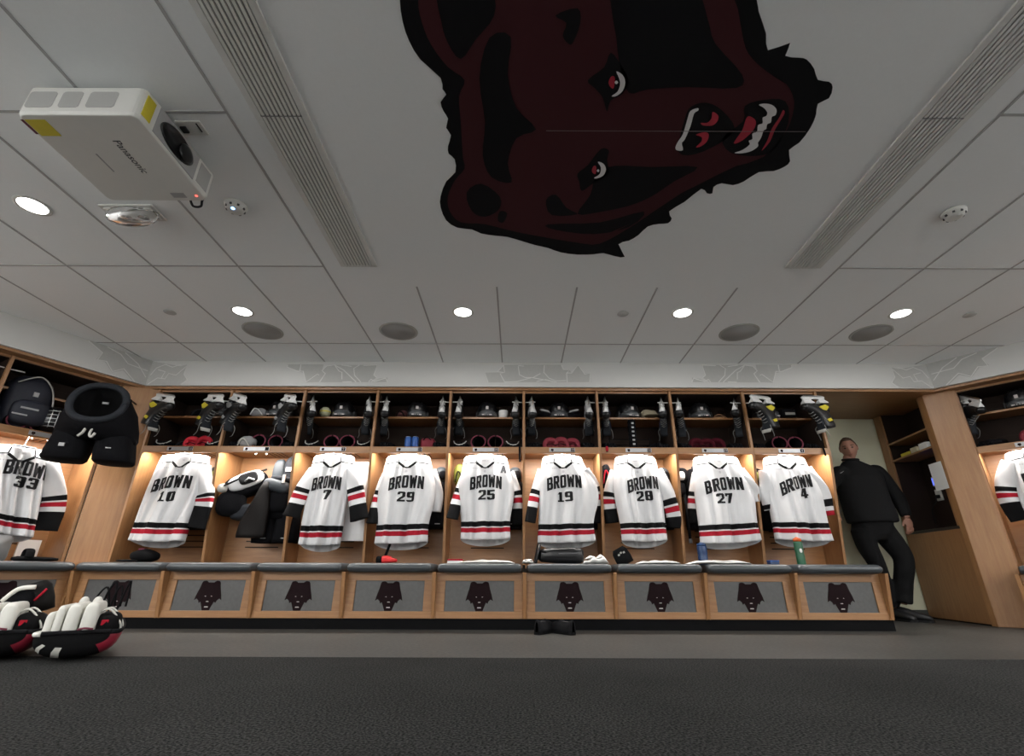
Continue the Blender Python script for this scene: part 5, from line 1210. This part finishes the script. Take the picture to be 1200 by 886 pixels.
lp = make_legpad('black goalie leg pad with red end on the floor, right of the two'); lp.location = (-2.37, 2.98, .008); lp.rotation_euler = (0, 0, R(33)); lp.scale = (.9, .76, .9)
dup(lp, 'black goalie leg pad on the floor cut by the left picture edge', (-2.765, 2.945, .008), (0, 0, R(33)))
t = thing('catch_glove', 'dark goalie catch glove standing on the left leg pad', 'glove', (-2.70, 3.02, .21), R(20))
MB().loft([[(wd*math.copysign(abs(math.cos(a))**.6, math.cos(a)), .035*math.sin(a), z) for a in [2*math.pi*j/20 for j in range(20)]] for z, wd in ((0, .07), (.06, .075), (.13, .07), (.16, .05))], M=Matrix.Rotation(R(-20), 4, 'Y')).build('cuff', BROWNG, t)
MB().blob((-.09, .0, .05), (.08, .06, .08), .8).build('pocket', PADB, t); MB().tube([(-.02, -.04, .06), (.02, -.045, .12)], .006, 6).build('piping', KRED, t)
MB().tube(catmull([(-.16, -.04, .06), (-.10, -.06, .12), (-.03, -.05, .13)], 5), .012, 8).build('binding', OFFW, t)
t = thing('strap_bundle', 'dark upright straps with pale toe ties behind the leg pads', 'straps', (-2.56, 3.30, .17), R(15))
q = MB()
for i in range(4): q.tube(catmull([(-.05+.04*i, 0, 0), (-.06+.05*i, .02, .10+.02*i), (-.02+.04*i, .03, .16+.03*(i % 2)), (.02+.03*i, .02, .05)], 5), .006, 6)
q.build('cords', KBLK, t)
for i in range(2): MB().blob((-.10+.07*i, -.02, .05), (.025, .03, .06), .8).build('toe_tie', OFFW, t)
# ------------------------------------------------------------------ person in the doorway
YP = 5.28
def pp(x, y, dy=0): return at(x, y, YP+dy)
person = thing('person', 'man in black pullover and black trousers standing in the doorway', 'person', Vector((3.92, YP, 0)), 0)
PO = Vector((3.92, YP, 0))
def limb(mb, pts, rads, n=14, flat=None):
    c_ = catmull(pts, 6); k = []
    for i in range(len(c_)):
        u = i/(len(c_)-1)*(len(rads)-1); a = int(min(u, len(rads)-2)); k.append(lin(rads[a], rads[a+1], u-a))
    mb.tube([Vector(p)-PO for p in c_], k, n, 0, None, flat)
def ering(mb_rings, c_, rx, ry, n=24):
    mb_rings.append([(c_.x-PO.x+rx*math.cos(a)*.906+ry*math.sin(a)*.423, c_.y-PO.y+ry*math.sin(a)*.906-rx*math.cos(a)*.423, c_.z) for a in [2*math.pi*j/n for j in range(n)]])
# joints
shL, shR = pp(982, 555), pp(1029, 554); elL, elR = pp(968, 580, .02), pp(1051, 582, -.02); wrL, wrR = pp(976, 600, -.02), pp(1063, 607, -.06)
hipL, hipR = pp(1006, 621), pp(1037, 621); knL, knR = pp(1027, 660, -.02), pp(1059, 656, -.08); anL, anR = pp(1047, 712, .04), pp(1058, 708, -.02)
neck = pp(996, 547); chest = pp(1004, 562); waist = pp(1013, 592); pelvis = pp(1021, 615)
body = MB(); rg = []
for c_, rx, ry in ((pelvis, .12, .08), (waist, .14, .09), (chest, .17, .11), (lin(chest, neck, .7), .11, .08)): ering(rg, c_, rx, ry)
body.loft(rg); limb(body, [chest, neck, pp(995, 535)], [.075, .062, .058])
for s_, e_, w_ in ((shL, elL, wrL), (shR, elR, wrR)): limb(body, [s_, e_, w_], [.05, .042, .028])
for h_, k_, a_ in ((hipL, knL, anL), (hipR, knR, anR)): limb(body, [h_, k_, a_], [.05, .045, .035])
# head
hc = pp(994.5, 526, -.02); HR = .119
hv = []; hf = []; nu, nv = 40, 30
for i in range(nv+1):
    ph_ = math.pi*i/nv
    for j in range(nu):
        a = 2*math.pi*j/nu; x = math.sin(ph_)*math.cos(a); y = math.sin(ph_)*math.sin(a); z = math.cos(ph_)
        fx, fy, fz = x*.080, y*.098, z*.122
        if z < -.1: fx *= 1 - .30*((-z-.1)/.9)**1.2; fy *= 1-.12*(-z)
        if y < 0:
            fy -= .026*math.exp(-((x/.16)**2) - ((z+.12)/.22)**2) * (1.0 if z < .12 else .3)            # nose
            fy += .012*(math.exp(-(((x-.42)/.2)**2)-((z-.10)/.14)**2) + math.exp(-(((x+.42)/.2)**2)-((z-.10)/.14)**2))   # sockets
            fy -= .006*math.exp(-((z-.24)/.12)**2)                                               # brow
            fy -= .006*math.exp(-((x/.3)**2)-((z+.46)/.08)**2) - .004*math.exp(-((x/.3)**2)-((z+.54)/.03)**2)            # lips
            fy -= .012*math.exp(-((x/.35)**2)-((z+.80)/.18)**2)                                  # chin
        hv.append(Vector((fx, fy, fz)))
for i in range(nv):
    for j in range(nu): hf.append((i*nu+j, (i+1)*nu+j, (i+1)*nu+(j+1) % nu, i*nu+(j+1) % nu))
MH = Matrix.Translation(hc-PO) @ Matrix.Rotation(R(-33), 4, 'Z') @ Matrix.Rotation(R(12), 4, 'X') @ Matrix.Rotation(R(-4), 4, 'Y')
body.add(hv, hf, 0, True, MH)
for sx in (-1, 1): body.blob((sx*.082, .008, .005), (.010, .020, .032), .9, 0, 12, 8, MH)
# hands: palm, four fingers, thumb
def hand(mb, w_, d, side, curl):
    d = d.normalized(); sd = d.cross(Vector((0, 1, 0))).normalized()*side; nrm = Vector((0, -1, 0))
    pc = w_ + d*.05
    mb.blob((0, 0, 0), (.042, .017, .052), .8, 0, 16, 10, Matrix.Translation(pc-PO) @ Matrix((( *[sd.x, nrm.x, d.x], 0), (*[sd.y, nrm.y, d.y], 0), (*[sd.z, nrm.z, d.z], 0), (0, 0, 0, 1))))
    for i, L in enumerate((.068, .078, .072, .056)):
        b0 = pc + d*.045 + sd*(.030-.020*i); b1 = b0 + d*L*.45 + nrm*curl*.3*-1*.04; b2 = b1 + d*L*.35*(1-curl*.3) + Vector((0, 1, 0))*curl*.03; b3 = b2 + d*L*.25*(1-curl*.5) + Vector((0, 1, 0))*curl*.03
        limb(mb, [b0, b1, b2, b3], [.010, .0095, .009, .0075], 10)
    t0 = pc - d*.02 + sd*.036; limb(mb, [t0, t0+d*.03+sd*.022, t0+d*.062+sd*.028], [.012, .011, .008], 10)
hand(body, wrR, pp(1067, 621, -.07)-wrR, -1, .6); hand(body, wrL, pp(981, 616, -.04)-wrL, 1, .4)
bo = body.build('body', SKIN, person, remesh=.0055, smooth_it=3); freeze(bo)
for p_ in bo.data.polygons: p_.use_smooth = True
bo.data.materials.clear(); bo.data.materials.append(SKIN)
ey = MB()
for sx in (-1, 1): ey.blob((sx*.033, -.083, .012), (.013, .008, .008), 1, 0, 12, 8, MH)
ey.build('eyes', mat('eye_dark', (.08, .06, .05), .25), person)
MB().tube([MH @ Vector((x, -.089-.008*(1-(x/.028)**2), -.058-.002*abs(x)*10)) for x in (-.026, -.013, 0, .013, .026)], [.0015, .0045, .005, .0045, .0015], 8).build('mouth', LIPS, person)
bw = MB()
for sx in (-1, 1): bw.tube([MH @ Vector((sx*x, -.093+.25*abs(x-.03)*.6, .036-.1*abs(x-.033))) for x in (.015, .033, .055)], [.003, .0045, .002], 8)
bw.build('eyebrows', HAIR, person)
# hair: cap following the skull with thickness, clear of the face
hr = MB(); hv2 = []
for i in range(16):
    ph_ = math.pi*.60*i/15
    for j in range(nu):
        a = 2*math.pi*j/nu; y = math.sin(a); lim = math.pi*(.24 + .30*min(1, max(0, (y+.75)/.75)))
        q_ = min(ph_, lim); k = 1.035 + .03*noise.noise(Vector((math.cos(a)*3, y*3, q_*4)))
        hv2.append(Vector((math.sin(q_)*math.cos(a)*.080*k, math.sin(q_)*y*.098*k+.002, math.cos(q_)*.122*k)))
hf2 = [(i*nu+j, (i+1)*nu+j, (i+1)*nu+(j+1) % nu, i*nu+(j+1) % nu) for i in range(15) for j in range(nu)]
hr.add(hv2, hf2, 0, True, MH); hr.build('hair', HAIR, person, solid=.006)
# pullover
jk = MB(); rg = []
for c_, rx, ry in ((pp(1023, 613), .235, .15), (pp(1020, 604), .242, .16), (pp(1015, 590), .232, .155), (pp(1009, 572), .232, .15), (pp(1005, 560), .235, .14), (pp(1003.5, 551.5), .215, .115), (pp(1000, 545), .13, .095), (pp(996.5, 540), .074, .076)): ering(rg, c_, rx, ry, 30)
jk.loft(rg)
limb(jk, [lin(shL, chest, .25), shL, elL, lin(elL, wrL, .92)], [.085, .074, .066, .050]); limb(jk, [lin(shR, chest, .25), shR, elR, lin(elR, wrR, .92)], [.085, .076, .070, .052])
for i, p_ in enumerate(jk.v): jk.v[i] = p_ + Vector((0, .010*noise.noise(p_*9), .0))
jo = jk.build('pullover', JACKET, person, remesh=.013, smooth_it=4); freeze(jo)
rb = MB().tube([pp(996.5, 539.5)-PO+Vector((.072*math.cos(a), .070*math.sin(a), .004+.01*math.sin(a))) for a in [2*math.pi*j/24 for j in range(25)]], .014, 8).build('neckband', JACKET, person)
MB().tube([pp(984.5, 554.5, -.19)-PO, pp(986, 554, -.192)-PO, pp(989, 552, -.192)-PO], [.0015, .003, .0008], 6).build('chest_mark', PGREY, person)
# trousers
tr = MB(); rg = []
for c_, rx, ry in ((pp(1022, 608), .185, .12), (pp(1022, 616), .19, .125), (pp(1022, 626), .185, .125), (pp(1023, 634), .15, .11)): ering(rg, c_, rx, ry, 28)
tr.loft(rg)
limb(tr, [lin(hipL, hipR, .15), lin(hipL, knL, .5), knL, lin(knL, anL, .5), lin(knL, anL, .97)], [.115, .098, .080, .070, .066])
limb(tr, [lin(hipR, hipL, .10), lin(hipR, knR, .5), knR, lin(knR, anR, .5), lin(knR, anR, .97)], [.120, .106, .090, .084, .082])
for i, p_ in enumerate(tr.v): tr.v[i] = p_ + Vector((.006, .012, 0))*noise.noise(p_*10)
to_ = tr.build('trousers', TROUS, person, remesh=.013, smooth_it=4); freeze(to_)
for nm_, a_, rot in (('shoe', anL, R(10)), ('shoe', anR, R(38))):
    Mx = Matrix.Translation(Vector((a_.x, a_.y, 0))-PO) @ Matrix.Rotation(rot, 4, 'Z')
    s_ = MB(); s_.loft([[(wd*math.copysign(abs(math.cos(q))**.8, math.cos(q)), y, .012+hh*(.5+.5*math.sin(q))) for q in [2*math.pi*j/18 for j in range(18)]] for y, wd, hh in ((-.21, .02, .03), (-.19, .040, .05), (-.12, .050, .07), (-.03, .045, .10), (.04, .042, .12), (.08, .03, .10))], M=Mx)
    so = s_.build(nm_, mat('person_shoe', (.012, .012, .013), .45) if 'person_shoe' not in MATS else MATS['person_shoe'], person)
    MB().loft([[(a*wd, y, z) for a, z in ((-1, 0), (1, 0), (1, .018), (-1, .018))] for y, wd in ((-.215, .02), (-.19, .044), (-.12, .054), (0, .046), (.08, .036))], 0, True, True, False, Mx).build('sole', BLACK, so)
